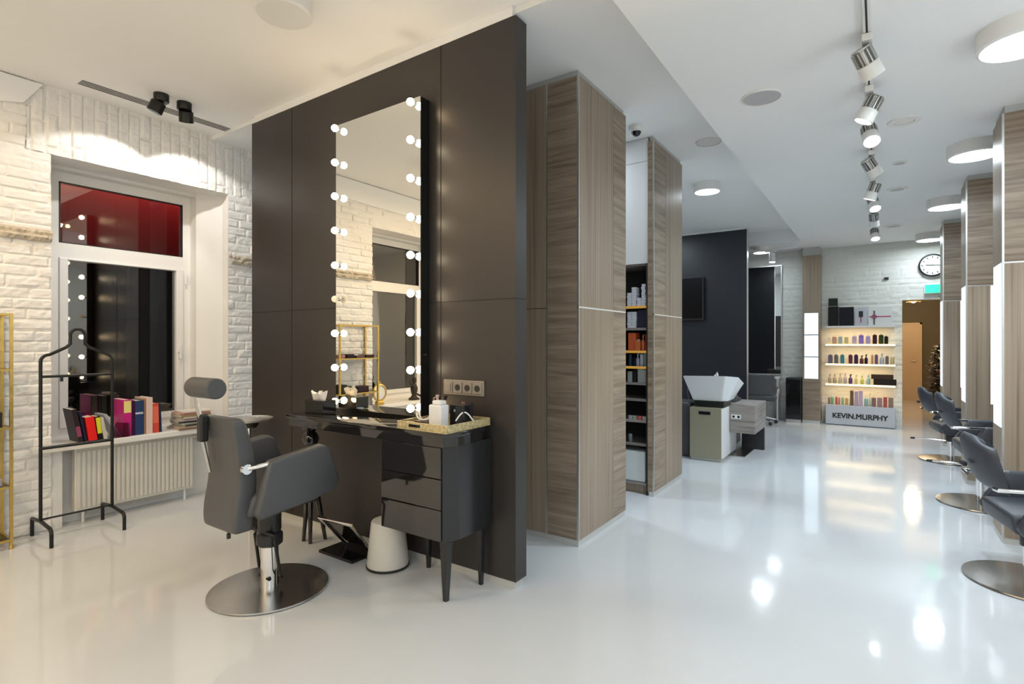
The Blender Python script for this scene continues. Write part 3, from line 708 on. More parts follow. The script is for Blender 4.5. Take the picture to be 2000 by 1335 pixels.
# ------------------------------------------------------------------ hair wash unit
wu = thing('wash_cabinet', 'taupe wash basin cabinet with slot handle near the navy wall', 'cabinet', (-1.69, 6.9, 0))
B(-1.87, -1.51, 6.50, 7.30, .03, .625, .003).build('body', 'taupe', wu, True)
B(-1.86, -1.52, 6.52, 7.28, 0, .03).build('base_plinth', 'alu', wu, True)
B(-1.513, -1.508, 6.51, 7.29, .035, .62).build('side_panel', 'white_plastic', wu, True)
B(-1.765, -1.63, 6.494, 6.502, .545, .582, .003).build('slot_handle', 'black_gloss', wu, True)
wb = thing('wood_side_box', 'floating grey wood box beside the taupe wash cabinet', 'cabinet', (-1.4, 7.3, 0))
B(-1.70+.195, -1.22, 6.90, 7.66, .30, .635, .003).build('box_body', 'wood_grey', wb, True)
B(-1.50, -1.23, 7.58, 7.64, 0, .30).build('support_panel', 'navy_panel', wb, True)
B(-1.50, -1.34, 6.95, 7.6, 0, .012).build('floor_plate', 'steel', wb, True)
so = MB().box(-.055, .055, -.004, 0, 0, .05, .002).build('socket_plate', 'white_plastic'); so.location = (-1.435, 6.8995, .50)
so.parent = wb; so.location = Vector((-1.43, 6.8985, .47))-wb.location
for dx in (-.028, .028): MB().cyl((dx, -.0055, .025), (dx, -.003, .025), .016, n=14).build('socket_hole', 'black_plastic', so)
def basin():
    t = thing('wash_basin', 'angular white ceramic hair wash basin on the taupe cabinet', 'basin', (-1.67, 6.8, .63))
    q = MB(); bm = q.bm
    top = [(-1.955, 6.50, .995), (-1.47, 6.50, 1.005), (-1.36, 6.72, .985), (-1.36, 7.02, .90), (-1.955, 7.02, .90)]
    bot = [(-1.86, 6.60, .70), (-1.53, 6.60, .70), (-1.47, 6.70, .70), (-1.47, 6.95, .70), (-1.86, 6.95, .70)]
    cx_, cy_ = -1.66, 6.78
    inn = [((x-cx_)*.90+cx_, (y-cy_)*.88+cy_, z-.002) for x, y, z in top]
    low = [((x-cx_)*.55+cx_, (y-cy_)*.55+cy_, .78) for x, y, z in top]
    V = [[bm.verts.new(p) for p in r] for r in (bot, top, inn, low)]
    for a, b_ in zip(V, V[1:]):
        for i in range(5): bm.faces.new((a[i], a[(i+1) % 5], b_[(i+1) % 5], b_[i]))
    bm.faces.new(V[0][::-1]); bm.faces.new(V[3])
    bmesh.ops.bevel(bm, geom=list(bm.edges), offset=.008, segments=2, affect='EDGES')
    q.build('bowl', 'ceramic', t, True)
    MB().box(-1.85, -1.50, 6.60, 6.98, .626, .70, .01).build('mount', 'black_plastic', t, True)
    MB().tube([(-1.66, 6.95, .82), (-1.66, 6.97, .98), (-1.66, 6.93, 1.02), (-1.66, 6.84, .99)], .012, 8).build('faucet', 'chrome', t, True)
basin()
wc = thing('wash_chair', 'dark reclining wash chair behind the white basin', 'chair', (-1.85, 7.6, 0))
tag(MB().box(-2.28, -1.90, 6.62, 7.04, 0, .66, .03).build('black_pedestal', 'leather'), 'black padded pedestal to the left of the taupe wash cabinet', 'pedestal')
MB().box(-2.2, -1.63, 7.35, 8.3, .25, .45, .05).build('seat', 'leather', wc, True)
MB().prism([(7.32, .42), (7.5, .42), (7.28, .80), (7.12, .80)], 'x', -2.1, -1.64, .03).build('backrest', 'leather', wc, True)
MB().prism([(7.34, .40), (8.2, .36), (8.2, .56), (7.5, .66), (7.34, .78)], 'x', -1.62, -1.53, .025).build('armrest', 'leather', wc, True)
MB().box(-2.1, -1.62, 7.5, 8.1, 0, .25, .01).build('base', 'black_metal', wc, True)

# ------------------------------------------------------------------ vanity mirror with bulbs
YM = 2.425
X0m, X1m, Z0m, Z1m = -3.165, -2.347, .935, 2.925
vm = thing('vanity_mirror', 'tall frameless mirror with round bulbs down both edges on the dark partition', 'mirror', ((X0m+X1m)/2, 2.46, Z0m))
B(X0m+.004, X1m-.001, YM+.004, YP-.002, Z0m, Z1m).build('backing_box', 'black_gloss', vm, True)
B(X0m, X1m, YM, YM+.004, Z0m, Z1m).build('mirror_glass', 'mirror', vm, True)
MB().cyl((X1m-.0015, 2.465, 1.32), (X1m+.008, 2.465, 1.32), .006, n=10).build('side_knob', 'chrome', vm, True)
bulbs = [(-3.128, px2z(655, y, 2.385)) for y in (250, 317, 383, 450, 518, 584, 651, 718, 784)] + [(-2.395, px2z(801, y, 2.385)) for y in (199, 273, 348, 424, 498, 573, 649, 723, 798)]
for i, (x, z) in enumerate(bulbs):
    y = 2.387
    left = i < 9
    mt = 'bulb_off' if i == 5 else ('bulb' if i in (0, 7, 8, 4, 6, 9, 17) else 'bulb_white')
    s_ = MB().cyl((x, YM-.001, z), (x, YM-.014, z), .013, .010, 12).build('bulb_socket', 'chrome', vm, True)
    MB().sphere((x, y, z), .0235).build('light_bulb', mt, s_, True)

# ------------------------------------------------------------------ black lacquer vanity desk
dk = thing('vanity_desk', 'glossy black lacquer vanity desk with drawers under the bulb mirror', 'desk', (-2.56, 2.3, 0))
DXL, DXR, DY0, DY1 = -3.27, -1.838, 2.10, 2.415
chamf = lambda inset=0.: [(DXL+inset, DY0+inset), (-1.885, DY0+inset), (DXR-inset, DY0+.10), (DXR-inset, DY1), (DXL+inset, DY1)]
MB().prism(chamf(), 'z', .895, .922, .003).build('desk_top', 'lacquer', dk, True)
MB().prism(chamf(.015), 'z', .845, .895).build('apron', 'lacquer', dk, True)
cbx = [(-2.35, DY0+.02), (-1.892, DY0+.02), (-1.850, DY0+.105), (-1.850, 2.49), (-2.35, 2.49)]
MB().prism(cbx, 'z', .345, .845).build('drawer_case', 'lacquer_side', dk, True)
for z0, z1 in ((.678, .842), (.516, .674), (.350, .512)):
    B(-2.348, -1.898, DY0+.008, DY0+.02, z0, z1, .003).build('drawer', 'lacquer', dk, True)
def taper_leg(x, y, z1, r0=.026, r1=.013, lean=(0, 0)):
    q = MB(); n = 4
    g_ = bmesh.ops.create_cone(q.bm, cap_ends=True, segments=4, radius1=r1, radius2=r0, depth=z1)['verts']
    q._x(g_, Matrix.Translation((x, y, z1/2)) @ Matrix.Rotation(PI/4, 4, 'Z'))
    for v in q.bm.verts:
        if v.co.z > z1/2: v.co.x += lean[0]; v.co.y += lean[1]
    return q
taper_leg(-1.935, 2.195, .345, .036, .017, (.02, -.02)).build('leg', 'lacquer_side', dk, True)
taper_leg(-1.90, 2.46, .345, .030, .014).build('leg', 'lacquer_side', dk, True)
taper_leg(-2.31, 2.46, .345, .030, .014).build('leg', 'lacquer_side', dk, True)
# turned left legs with a bulbous collar
lg_ = MB().lathe([(.03, .60), (.03, .64), (.018, .655), (.030, .67), (.018, .685), (.045, .70), (.057, .735), (.045, .77), (.028, .785), (.052, .80), (.052, .846)], (-3.235, 2.27), 24)
for fx, fy in ((-3.262, 2.285), (-3.345, 2.29), (-3.25, 2.40)): lg_.cyl((-3.235, 2.27, .62), (fx, fy, 0), .022, .013, 10)
lg_.build('leg', 'lacquer', dk, True)

# things on the desk
def tissue():
    t = thing('tissue_box', 'black tissue box with white tissues on the left of the desk', 'box', (-3.15, 2.285, .9225))
    MB().box(-.10, .10, -.055, .055, 0, .085, .004).build('box_body', 'black_gloss', t)
    q = MB(); bm = q.bm
    for s0, (px_, py_) in enumerate(((-.045, 0), (.01, .01))):
        top = []; bot = []
        for k in range(14):
            a = 2*PI*k/14
            bot.append(bm.verts.new((px_+.030*math.cos(a), py_+.012*math.sin(a), .083)))
            top.append(bm.verts.new((px_+(.048-.02*s0+.009*math.sin(3*a))*math.cos(a)+.005, py_+.03*math.sin(a), .083+.052+.012*math.sin(2*a+1))))
        cc = bm.verts.new((px_, py_, .118))
        for k in range(14):
            j = (k+1) % 14; bm.faces.new((bot[k], bot[j], top[j], top[k])); bm.faces.new((top[k], top[j], cc))
    q.smooth = True
    q.build('tissue', 'paper', t)
tissue()
ty = thing('speckled_tray', 'gold speckled rectangular tray with dark slot handles on the desk', 'tray', (-2.05, 2.28, .9225))
tx0, tx1, ty0, ty1 = -2.205, -1.845, 2.095, 2.475
MB().box(tx0, tx1, ty0, ty1, .923, .931).build('tray_base', 'cork', ty, True)
w_ = .008
B(tx0, tx1, ty0, ty0+w_, .931, .966, .002).build('tray_side', 'cork', ty, True)
B(tx0, tx1, ty1-w_, ty1, .931, .966, .002).build('tray_side', 'cork', ty, True)
B(tx0, tx0+w_, ty0+w_, ty1-w_, .931, .966, .002).build('tray_side', 'cork', ty, True)
B(tx1-w_, tx1, ty0+w_, ty1-w_, .931, .966, .002).build('tray_side', 'cork', ty, True)
B(-2.115, -2.03, ty0-.0015, ty0+.001, .939, .954, .0005).build('slot_handle', 'black_gloss', ty, True)
wbx = thing('white_dispenser', 'white square container with cotton on the speckled tray', 'container', (-2.00, 2.21, .9315))
MB().box(-.045, .045, -.035, .035, 0, .125, .008).build('body', 'white_plastic', wbx)
MB().box(-.028, .034, -.025, .025, .125, .148, .006).build('lid', 'white_plastic', wbx)
bk_ = MB().box(-.05, .05, -.03, .03, 0, .12, .006).build('black_container', 'black_gloss'); bk_.location = (-1.925, 2.30, .9315)
tag(bk_, 'black square container to the right of the white one on the tray', 'container')
MB().cyl((-.01, -.031, .09), (-.01, -.034, .09), .008, n=12).build('button', 'steel', bk_)
jar = thing('brush_jar', 'round dark jar packed with make-up brushes on the tray', 'jar', (-2.10, 2.33, .9315))
MB().lathe([(.045, 0), (.052, .01), (.052, .07), (.045, .085), (.04, .085), (.04, .02), (0, .02)], n=24).build('jar_body', 'glass', jar)
MB().lathe([(.038, .02), (.038, .07), (0, .072)], n=20).build('filling', colmat((.03, .02, .02)), jar)
for k in range(9):
    a = random.uniform(0, 2*PI); r = random.uniform(.01, .03); x, y = r*math.cos(a), r*math.sin(a); hh = random.uniform(.10, .14)
    b_ = MB().cyl((x, y, .03), (x*1.8, y*1.8, hh), .004, .004, 8).build('brush_handle', colmat(random.choice([(.5, .3, .1), (.05, .03, .03), (.6, .5, .5), (.3, .05, .05)])), jar)
    MB().cyl((x*1.8, y*1.8, hh), (x*2.0, y*2.0, hh+.03), .006, .011, 10).build('brush_tip', colmat(random.choice([(.25, .12, .08), (.6, .45, .4), (.03, .02, .02)])), b_)
for k, (x, y, c_, h_, lb) in enumerate(((-2.165, 2.36, (.60, .35, .34), .085, 'pink'), (-2.14, 2.42, (.55, .30, .08), .12, 'amber'), (-2.05, 2.42, (.75, .72, .66), .10, 'ivory'), (-2.01, 2.44, (.10, .03, .04), .12, 'dark red'), (-1.95, 2.42, (.02, .02, .03), .12, 'black'))):
    item('cosmetic_bottle', 'small %s cosmetic bottle at the back of the tray' % lb, 'bottle', None, x, y, .9315, .034, .034, h_, c_, 'can')
item('powder_compact', 'dark round box lying at the front of the tray', 'box', None, -2.10, 2.20, .9315, .10, .06, .028, (.05, .035, .035), 'box')
wire = MB()
wire.tube([(-2.19+.012*k, 2.26-.03*math.sin(k*.55), .985+.02*math.cos(k*.8)-.002*k) for k in range(14)], .0045, 8)
wire.tube([(-2.16+.013*k, 2.20-.02*math.sin(k*.5), .995-.028*math.sin(k*PI/10)) for k in range(11)], .0045, 8)
tag(wire.build('white_cable', 'white_plastic'), 'loose white cables draped over the speckled tray', 'cable')
wr2 = MB().tube([(-1.90+.006*k, 2.235+.012*k, .97+.045*math.sin(k*.42)) for k in range(9)], .004, 8).build('white_cable', 'white_plastic')
tag(wr2, 'short white cord at the right side of the tray', 'cable')
sk = thing('socket_panel', 'taupe four-gang socket panel on the dark partition above the desk', 'socket', (-2.065, YP, 1.125))
B(-.157, .157, -.010, -.0005, -.045, .045, .003).build('plate', 'grey_plate', sk)
for k in range(4):
    fr_ = B(-.150+k*.075, -.150+k*.075+.068, -.014, -.010, -.034, .034, .003).build('socket_frame', 'grey_plate', sk)
    if k: MB().cyl((-.116+k*.075, -.0165, 0), (-.116+k*.075, -.0138, 0), .019, n=18).build('socket_hole', 'ink', fr_)
    else: B(-.140, -.095, -.018, -.014, -.025, .025, .002).build('switch', 'grey_plate', fr_)

# ------------------------------------------------------------------ footrest, pedal bin, tray table
fr = thing('footrest', 'chrome and black footrest on the floor under the desk', 'footrest', (-2.9, 2.35, 0))
MB().box(-3.08, -2.74, 2.22, 2.44, 0, .018, .004).build('base_plate', 'black_gloss', fr, True)
MB().tube([(-3.02, 2.40, .02), (-3.04, 2.20, .25), (-2.72, 2.20, .25), (-2.78, 2.40, .02)], .013, 8).build('frame', 'chrome', fr, True)
MB().prism([(2.375, .05), (2.385, .05), (2.235, .225), (2.225, .225)], 'x', -2.99, -2.78).build('foot_plate', 'black_gloss', fr, True)
bn = thing('pedal_bin', 'white tapered pedal bin under the drawers', 'bin', (-2.545, 2.34, 0))
MB().lathe([(.128, .012), (.130, .02), (.103, .275), (.098, .285), (.06, .300), (0, .302)], n=36).build('body', 'cream_metal', bn)
MB().lathe([(.134, 0), (.134, .014), (.0, .014)], n=36).build('base_ring', 'black_plastic', bn)
MB().box(-.172, -.125, -.03, .03, .006, .030, .006).build('pedal', 'black_plastic', bn)
tt_ = thing('tray_table', 'round silver tray on a black stand behind the barber chair', 'table', (-4.02, 2.28, 0))
MB().lathe([(0, .790), (.14, .790), (.165, .803), (.17, .81), (.165, .812), (.14, .797), (0, .796)], n=44).build('silver_tray', 'tray_silver', tt_)
MB().lathe([(.05, .74), (.08, .786), (0, .788)], n=20).build('tray_mount', 'black_plastic', tt_)
MB().cyl((0, 0, .03), (0, 0, .75), .016).build('pole', 'chrome', tt_)
MB().lathe([(.15, 0), (.155, .012), (.03, .03), (0, .03)], n=36).build('base_disc', 'black_metal', tt_)

# ------------------------------------------------------------------ chairs
def barber():
    t = thing('barber_chair', 'tall grey barber chair with round headrest facing the bulb mirror', 'chair', (-2.86, 1.74, 0))
    MB().lathe([(.31, 0), (.318, .006), (.316, .014), (.20, .022), (.06, .030), (0, .031)], n=64).build('base_disc', 'steel', t)
    MB().lathe([(.048, .03), (.048, .30), (.0, .30)], n=24).build('piston', 'chrome', t)
    MB().lathe([(.058, .25), (.070, .26), (.070, .31), (.055, .33), (.062, .335), (.062, .47), (.04, .49), (0, .49)], n=24).build('collar', 'black_plastic', t)
    for sx in (-1, 1):
        MB().tube([(sx*.075, -.02, .34), (sx*.10, -.03, .30), (sx*.105, .0, .10), (sx*.07, .03, .075)], .009, 8).build('lift_bar', 'black_metal', t)
    MB().box(-.12, .12, -.05, -.03, .325, .345, .004).build('lift_pedal', 'black_metal', t)
    MB().cyl((-.05, -.03, .075), (.05, -.03, .075), .01).build('cross_bar', 'black_metal', t)
    MB().box(-.16, .16, -.16, .20, .475, .515, .01).build('seat_plate', 'black_metal', t)
    MB().prism([(-.26, .50), (.20, .52), (.24, .60), (.20, .66), (-.22, .62)], 'x', -.235, .235, .03).build('seat', 'leather', t)
    arm = [(-.175, .790), (.135, .832), (.185, .805), (.255, .615), (.235, .560), (.08, .535), (-.22, .495), (-.245, .53)]
    for sx in (-1, 1):
        if sx < 0: arm = [(-.10, .795), (.135, .832), (.185, .805), (.255, .615), (.235, .560), (.08, .535), (-.12, .505), (-.15, .53)]
        else: arm = [(-.175, .790), (.135, .832), (.185, .805), (.255, .615), (.235, .560), (.08, .535), (-.22, .495), (-.245, .53)]
        a = MB().prism(arm, 'x', sx*.268-.03, sx*.268+.03, .018).build('armrest', 'leather', t)
    # waisted back, seen from behind: wide shoulders, waist, wide foot
    q = MB(); bm = q.bm
    lev = [(.425, .150, -.300, .095), (.435, .165, -.312, .10), (.54, .170, -.312, .11), (.66, .163, -.285, .105), (.80, .158, -.285, .095), (.93, .158, -.308, .085), (1.0, .155, -.318, .075), (1.012, .135, -.312, .05)]
    rows = []
    for z, hw, yb, d in lev:
        r = [(-hw, yb+.004), (-hw*.94, yb), (hw*.94, yb), (hw, yb+.004), (hw, yb+d-.006), (hw*.94, yb+d), (-hw*.94, yb+d), (-hw, yb+d-.006)]
        rows.append([bm.verts.new((x+.04, y, z)) for x, y in r])
    for a, b_ in zip(rows, rows[1:]):
        for i in range(8): bm.faces.new((a[i], a[(i+1) % 8], b_[(i+1) % 8], b_[i]))
    bm.faces.new(rows[0][::-1]); bm.faces.new(rows[-1])
    q.smooth = True; q.build('backrest', 'leather', t, sub=2, angle=180)
    for sx in (-1, 1):
        bx = .205 if sx > 0 else -.122
        h = MB().tube([(bx, -.255, .755), (bx+sx*.045, -.22, .765), (sx*.275, -.16, .775)], .012, 10)
        h.cyl((bx-sx*.004, -.255, .755), (bx+sx*.018, -.255, .755), .026, n=20); h.build('arm_bracket', 'chrome', t)
    q = MB(); q.tube([(-.050, -.345, .93), (-.052, -.350, 1.0), (-.058, -.365, 1.06), (-.062, -.37, 1.15)], .011, 8); q.build('headrest_stem', 'steel', t)
    MB().box(-.078, -.030, -.362, -.318, .88, 1.025, .010).build('headrest_clamp', 'black_plastic', t)
    MB().cyl((-.052, -.345, .90), (-.030, -.315, .72), .011, .008).build('adjuster_rod', 'steel', t)
    hr = MB(); hr.lathe([(0, 0), (.045, .001), (.052, .008), (.052, .227), (.045, .234), (0, .235)], n=32)
    hr.xform(Matrix.Translation((-.075, -.375, 1.168)) @ Matrix.Rotation(PI/2, 4, 'Y')); hr.build('headrest', 'leather', t)
    MB().tube([(.07, -.27, .45), (.07, -.27, .40)], .006, 8).build('tilt_lever', 'black_plastic', t)
    MB().cyl((.07, -.27, .405), (.07, -.27, .38), .010).build('tilt_knob', 'black_plastic', t)
    return t
barber()

def styling(name, label, z_up, lever=True):
    """low tub chair; faces +x locally"""
    t = thing(name, label, 'chair', group='styling chairs in a row on the right')
    MB().lathe([(.305, 0), (.312, .006), (.310, .014), (.20, .021), (.06, .028), (0, .029)], n=56).build('base_disc', 'steel', t)
    MB().lathe([(.036, .03), (.036, .34+z_up), (0, .34+z_up)], n=24).build('piston', 'chrome', t)
    MB().lathe([(.05, .22+z_up), (.055, .30+z_up), (.055, .36+z_up), (0, .36+z_up)], n=20).build('collar', 'black_plastic', t)
    if lever: MB().tube([(-.02, .02, .22+z_up), (-.15, .12, .215+z_up), (-.30, .24, .20+z_up)], .007, 8).build('pump_lever', 'chrome', t)
    if lever: MB().cyl((-.30, .24, .20+z_up), (-.335, .268, .194+z_up), .012).build('lever_grip', 'black_plastic', t)
    z = z_up
    MB().prism([(-.15, .33+z), (.22, .33+z), (.27, .42+z), (.25, .47+z), (-.17, .44+z)], 'y', -.22, .22, .025).build('seat', 'leather_blue', t)
    arm = [(-.03, .60+z), (.25, .60+z), (.285, .57+z), (.285, .44+z), (.23, .325+z), (-.12, .325+z), (-.16, .38+z), (-.12, .45+z)]
    for sy in (-1, 1):
        MB().prism(arm, 'y', sy*.255-.028, sy*.255+.028, .018).build('armrest', 'leather_blue', t)
    # curved, reclined shell back
    q = MB(); bm = q.bm; NU, NV = 14, 10; th = .05
    def pt(u, v, off):
        w = .215*(1-.08*abs(v-.5)*2)*(1 if v < .85 else 1-.35*(v-.85)/.15*abs(u))
        if v < .3: w *= .80+.20*v/.3
        y = u*w; x = -.205-.095*v - .02*math.sin(PI*v) + .07*abs(u)**2.2 + off; zz = .545+z+.315*v - .02*abs(u)**3 - (.05*abs(u)**4 if v > .9 else 0)
        return (x, y, zz)
    grid = {}
    for s_ in (0, 1):
        for i in range(NU+1):
            for j in range(NV+1):
                u = -1+2*i/NU; v = j/NV
                e_ = max(abs(u), abs(2*v-1)); thick = th*(1-.75*max(0, (e_-.8)/.2)**2)
                grid[s_, i, j] = bm.verts.new(pt(u, v, thick/2 if s_ else -thick/2))
    for i in range(NU):
        for j in range(NV):
            bm.faces.new((grid[0, i, j], grid[0, i, j+1], grid[0, i+1, j+1], grid[0, i+1, j])); bm.faces.new((grid[1, i, j], grid[1, i+1, j], grid[1, i+1, j+1], grid[1, i, j+1]))
    for i in range(NU):
        for j in (0, NV): bm.faces.new((grid[0, i, j], grid[0, i+1, j], grid[1, i+1, j], grid[1, i, j]))
    for j in range(NV):
        for i in (0, NU): bm.faces.new((grid[0, i, j], grid[0, i, j+1], grid[1, i, j+1], grid[1, i, j]))
    q.smooth = True; bk = q.build('backrest', 'leather_blue', t, sub=1, angle=80)
    MB().box(-.325, -.305, -.035, .035, .66+z, .685+z, .004).build('grip_slot', 'ink', bk)
    for sy in (-1, 1):
        MB().tube([(-.235, sy*.20, .575+z), (-.235, sy*.262, .580+z), (-.18, sy*.268, .583+z), (-.02, sy*.262, .585+z)], .012, 10).build('arm_bracket', 'chrome', t)
    return t
def put(o, x, y, a, label=None):
    o.location = (x, y, 0); o.rotation_euler = (0, 0, a)
    if label: o['label'] = label
c3 = styling('styling_chair', 'nearest slate styling chair on the right, partly out of frame', -.0, False); put(c3, .727, 4.26, math.radians(11))
c2 = styling('styling_chair', 'second slate styling chair from the front, raised higher than the others', .10); put(c2, .727, 6.10, math.radians(5))
c1 = styling('styling_chair', 'farthest slate styling chair, in front of the decorated doorway', .01); put(c1, .70, 8.14, math.radians(9))
# ------------------------------------------------------------------ garment rack
gr = thing('garment_rack', 'black metal valet stand with a hanger-shaped top before the window', 'rack', (-4.87, 1.455, 0))
xr = -4.87; ya, yb = 1.243, 1.670
def hr_pts():
    p = [(xr, ya, .14), (xr, ya, 1.26)]
    for k in range(1, 6): a = PI-k*PI/2/5; p.append((xr, ya+.05+.05*math.cos(a), 1.26+.05*math.sin(a)))
    p += [(xr, 1.385, 1.36), (xr, 1.41, 1.385)]
    for k in range(0, 11): a = PI*1.05-k*PI*1.1/10; p.append((xr, 1.455+.045*math.cos(a), 1.445+.05*math.sin(a)))
    p += [(xr, 1.50, 1.385), (xr, 1.525, 1.36)]
    for k in range(1, 6): a = PI/2-k*PI/2/5; p.append((xr, yb-.05+.05*math.cos(a), 1.26+.05*math.sin(a)))
    p += [(xr, yb, .14)]
    return p
MB().tube(hr_pts(), .011, 10).build('frame', 'black_metal', gr, True)
for z, r in ((1.155, .010), (.650, .012), (.150, .007)):
    MB().cyl((xr, ya, z), (xr, yb, z), r, n=12).build('cross_bar', 'black_metal', gr, True)
for y in (1.36, 1.50): MB().box(xr-.008, xr+.014, y-.008, y+.008, 1.115, 1.155, .003).build('hook', 'black_metal', gr, True)
for y in (ya, yb):
    p = [(xr-.225, y, 0), (xr-.225, y, .085)] + [(xr-.185+.04*math.cos(PI-k*PI/10), y, .085+.04*math.sin(k*PI/10)) for k in range(1, 6)] + \
        [(xr, y, .140)] + [(xr+.185+.04*math.sin(k*PI/10), y, .085+.04*math.cos(k*PI/10)) for k in range(0, 6)] + [(xr+.225, y, 0)]
    p = [(max(q[0], XW+.045), q[1], q[2]) for q in p]
    MB().tube(p, .012, 10).build('foot', 'black_metal', gr, True)

# ------------------------------------------------------------------ brass etagere
et = thing('brass_etagere', 'brass etagere with glass shelves at the left edge', 'shelf', (-4.955, .81, 0))
ex0, ex1, ey0, ey1, ez = -5.07, -4.85, .545, 1.084, 1.595
pr_ = .009
for x in (ex0, ex1):
    for y in (ey0, ey1):
        po = B(x-pr_, x+pr_, y-pr_, y+pr_, .0, ez).build('post', 'brass', et, True)
        MB().cyl((x, y, 0), (x, y, .03), .013, n=12).build('foot', 'brass', po, True)
for z in (.06, .42, .82, 1.213, ez-.008):
    q = MB()
    q.box(ex0, ex1, ey0-.007, ey0+.007, z-.008, z+.006); q.box(ex0, ex1, ey1-.007, ey1+.007, z-.008, z+.006)
    q.box(ex0-.007, ex0+.007, ey0, ey1, z-.008, z+.006); q.box(ex1-.007, ex1+.007, ey0, ey1, z-.008, z+.006)
    f_ = q.build('shelf_rim', 'brass', et, True)
    if z < 1.5: B(ex0+.008, ex1-.008, ey0+.008, ey1-.008, z-.004, z+.004).build('glass_shelf', 'glass', f_, True)
# things on it, seen in the mirror
for k, (y, z, w, h, c_, nm, lb) in enumerate(((.62, 1.217, .12, .035, (.06, .03, .03), 'magazine', 'dark magazines on the upper brass shelf'), (.76, 1.217, .12, .03, (.10, .05, .05), 'magazine', 'brown magazine on the upper brass shelf'),
        (.90, 1.217, .10, .045, (.03, .02, .025), 'cosmetic_case', 'black case on the upper brass shelf'), (1.00, 1.217, .05, .04, (.4, .2, .2), 'cosmetic_case', 'rose case on the upper brass shelf'),
        (1.00, .824, .10, .10, (.03, .03, .03), 'picture_box', 'black box on the middle brass shelf'), (.86, .824, .05, .085, (.6, .6, .58), 'picture_box', 'white box on the middle brass shelf'),
        (.72, .824, .16, .07, (.04, .02, .03), 'picture_box', 'dark wine box on the middle brass shelf'), (.95, .424, .2, .05, (.35, .33, .38), 'magazine', 'grey magazines on the lower brass shelf'))):
    o = MB().box(-.07, .07, -w/2, w/2, 0, h, .004).build(nm, colmat(c_)); o.location = (-4.965, y, z); tag(o, lb, nm.split('_')[-1])
# clock and figurine on the second window sill (seen in the mirror)
ac = thing('table_clock', 'round golden table clock on the sill reflected in the mirror', 'clock', (-5.01, .385, .637))
MB().lathe([(.085, 0), (.105, .01), (.105, .03), (.09, .035), (.085, .02), (0, .02)], n=36).xform(Matrix.Translation((0, 0, .15)) @ Matrix.Rotation(PI/2, 4, 'Y') @ Matrix.Translation((0, 0, -.01))).build('rim', 'brass', ac)
MB().cyl((.009, 0, .15), (.014, 0, .15), .086, n=32).build('dial', 'dial', ac)
MB().box(-.02, .04, -.05, .05, 0, .05, .01).build('foot', 'brass', ac)
MB().lathe([(.02, .25), (.028, .265), (.012, .28), (.016, .29), (0, .30)], n=16).build('crown', 'brass', ac)
fg = thing('figurine', 'small dark figurine on the sill reflected in the mirror', 'figurine', (-5.08, -.28, .637))
MB().lathe([(.07, 0), (.075, .02), (.05, .03), (.03, .06), (.045, .12), (.05, .16), (.03, .20), (.015, .22), (.03, .24), (.032, .27), (.02, .295), (0, .30)], n=20).build('body', colmat((.05, .04, .035)), fg)
MB().tube([(.02, .03, .18), (.03, .08, .20), (.02, .10, .26)], .012, 8).build('arm', colmat((.05, .04, .035)), fg)
MB().tube([(.0, -.03, .08), (.02, -.09, .05), (.02, -.13, .03)], .014, 8).build('tail', colmat((.05, .04, .035)), fg)

# ------------------------------------------------------------------ books on the first window sill
ZS = .6375
def book(y, z, x, th_, h, w, tilt, cover, label, spine=None, stripe=None, name='book'):
    """standing book: th_ along y, height h, depth w into -x; leaning by tilt about x; x is the spine edge"""
    t = thing(name, label, 'book', (x, y, z)); t.rotation_euler = (tilt, 0, 0)
    cv = MB(); cv.box(-w, 0, 0, .003, 0, h); cv.box(-w, 0, th_-.003, th_, 0, h); cv.box(-.003, 0, .003, th_-.003, 0, h)
    cv.build('cover', colmat(cover, .35), t)
    B(-w+.004, -.003, .003, th_-.003, .004, h-.004).build('pages', colmat((.72, .68, .58), .8), t)
    if stripe: B(0, .0008, .002, th_-.002, stripe[0], stripe[1]).build('spine_print', colmat(stripe[2]), t)
    return t
book(1.505, ZS, -5.02, .030, .255, .19, .17, (.03, .02, .025), 'dark patterned book leaning at the left end of the sill', stripe=(.04, .12, (.30, .05, .12)))
book(1.545, ZS, -5.015, .014, .235, .18, .17, (.015, .02, .05), 'thin navy book leaning beside the red book')
book(1.568, ZS, -5.01, .055, .185, .14, .13, (.80, .012, .008), 'bright red book leaning on the yellow one')
book(1.628, ZS, -5.01, .032, .185, .14, .12, (.015, .012, .012), 'black book with yellow printed spine', stripe=(.05, .175, (.75, .68, .02)))
book(1.664, ZS, -5.01, .024, .175, .14, .16, (.55, .55, .48), 'cream paperback leaning beside the yellow printed book')
book(1.770, ZS, -5.03, .010, .215, .19, .50, (.40, .42, .45), 'grey magazine leaning at a steep angle', name='magazine')
book(1.785, ZS, -5.035, .010, .215, .18, .50, (.55, .56, .58), 'pale magazine leaning outermost at a steep angle', name='magazine')
book(1.800, ZS, -5.02, .055, .295, .26, 0, (.55, .015, .22), 'thick magenta book standing upright', stripe=(.19, .285, (.85, .75, .25)))
book(1.858, ZS, -5.025, .022, .285, .25, 0, (.06, .01, .05), 'plum book squeezed between magenta and blue')
book(1.883, ZS, -5.025, .060, .280, .20, 0, (.02, .045, .13), 'thick navy blue book with pale emblem', stripe=(.17, .185, (.55, .6, .7)))
book(1.948, ZS, -5.03, .012, .285, .20, 0, (.30, .18, .12), 'thin brown book beside the pale pink one')
book(1.963, ZS, -5.025, .048, .300, .22, 0, (.75, .55, .48), 'pale pink book standing upright')
book(2.016, ZS, -5.03, .046, .245, .16, .02, (.60, .07, .05), 'red orange book near the right end of the row', stripe=(.08, .22, (.75, .15, .08)))
book(2.066, ZS, -5.03, .018, .24, .17, .04, (.03, .03, .07), 'dark navy book closing the row')
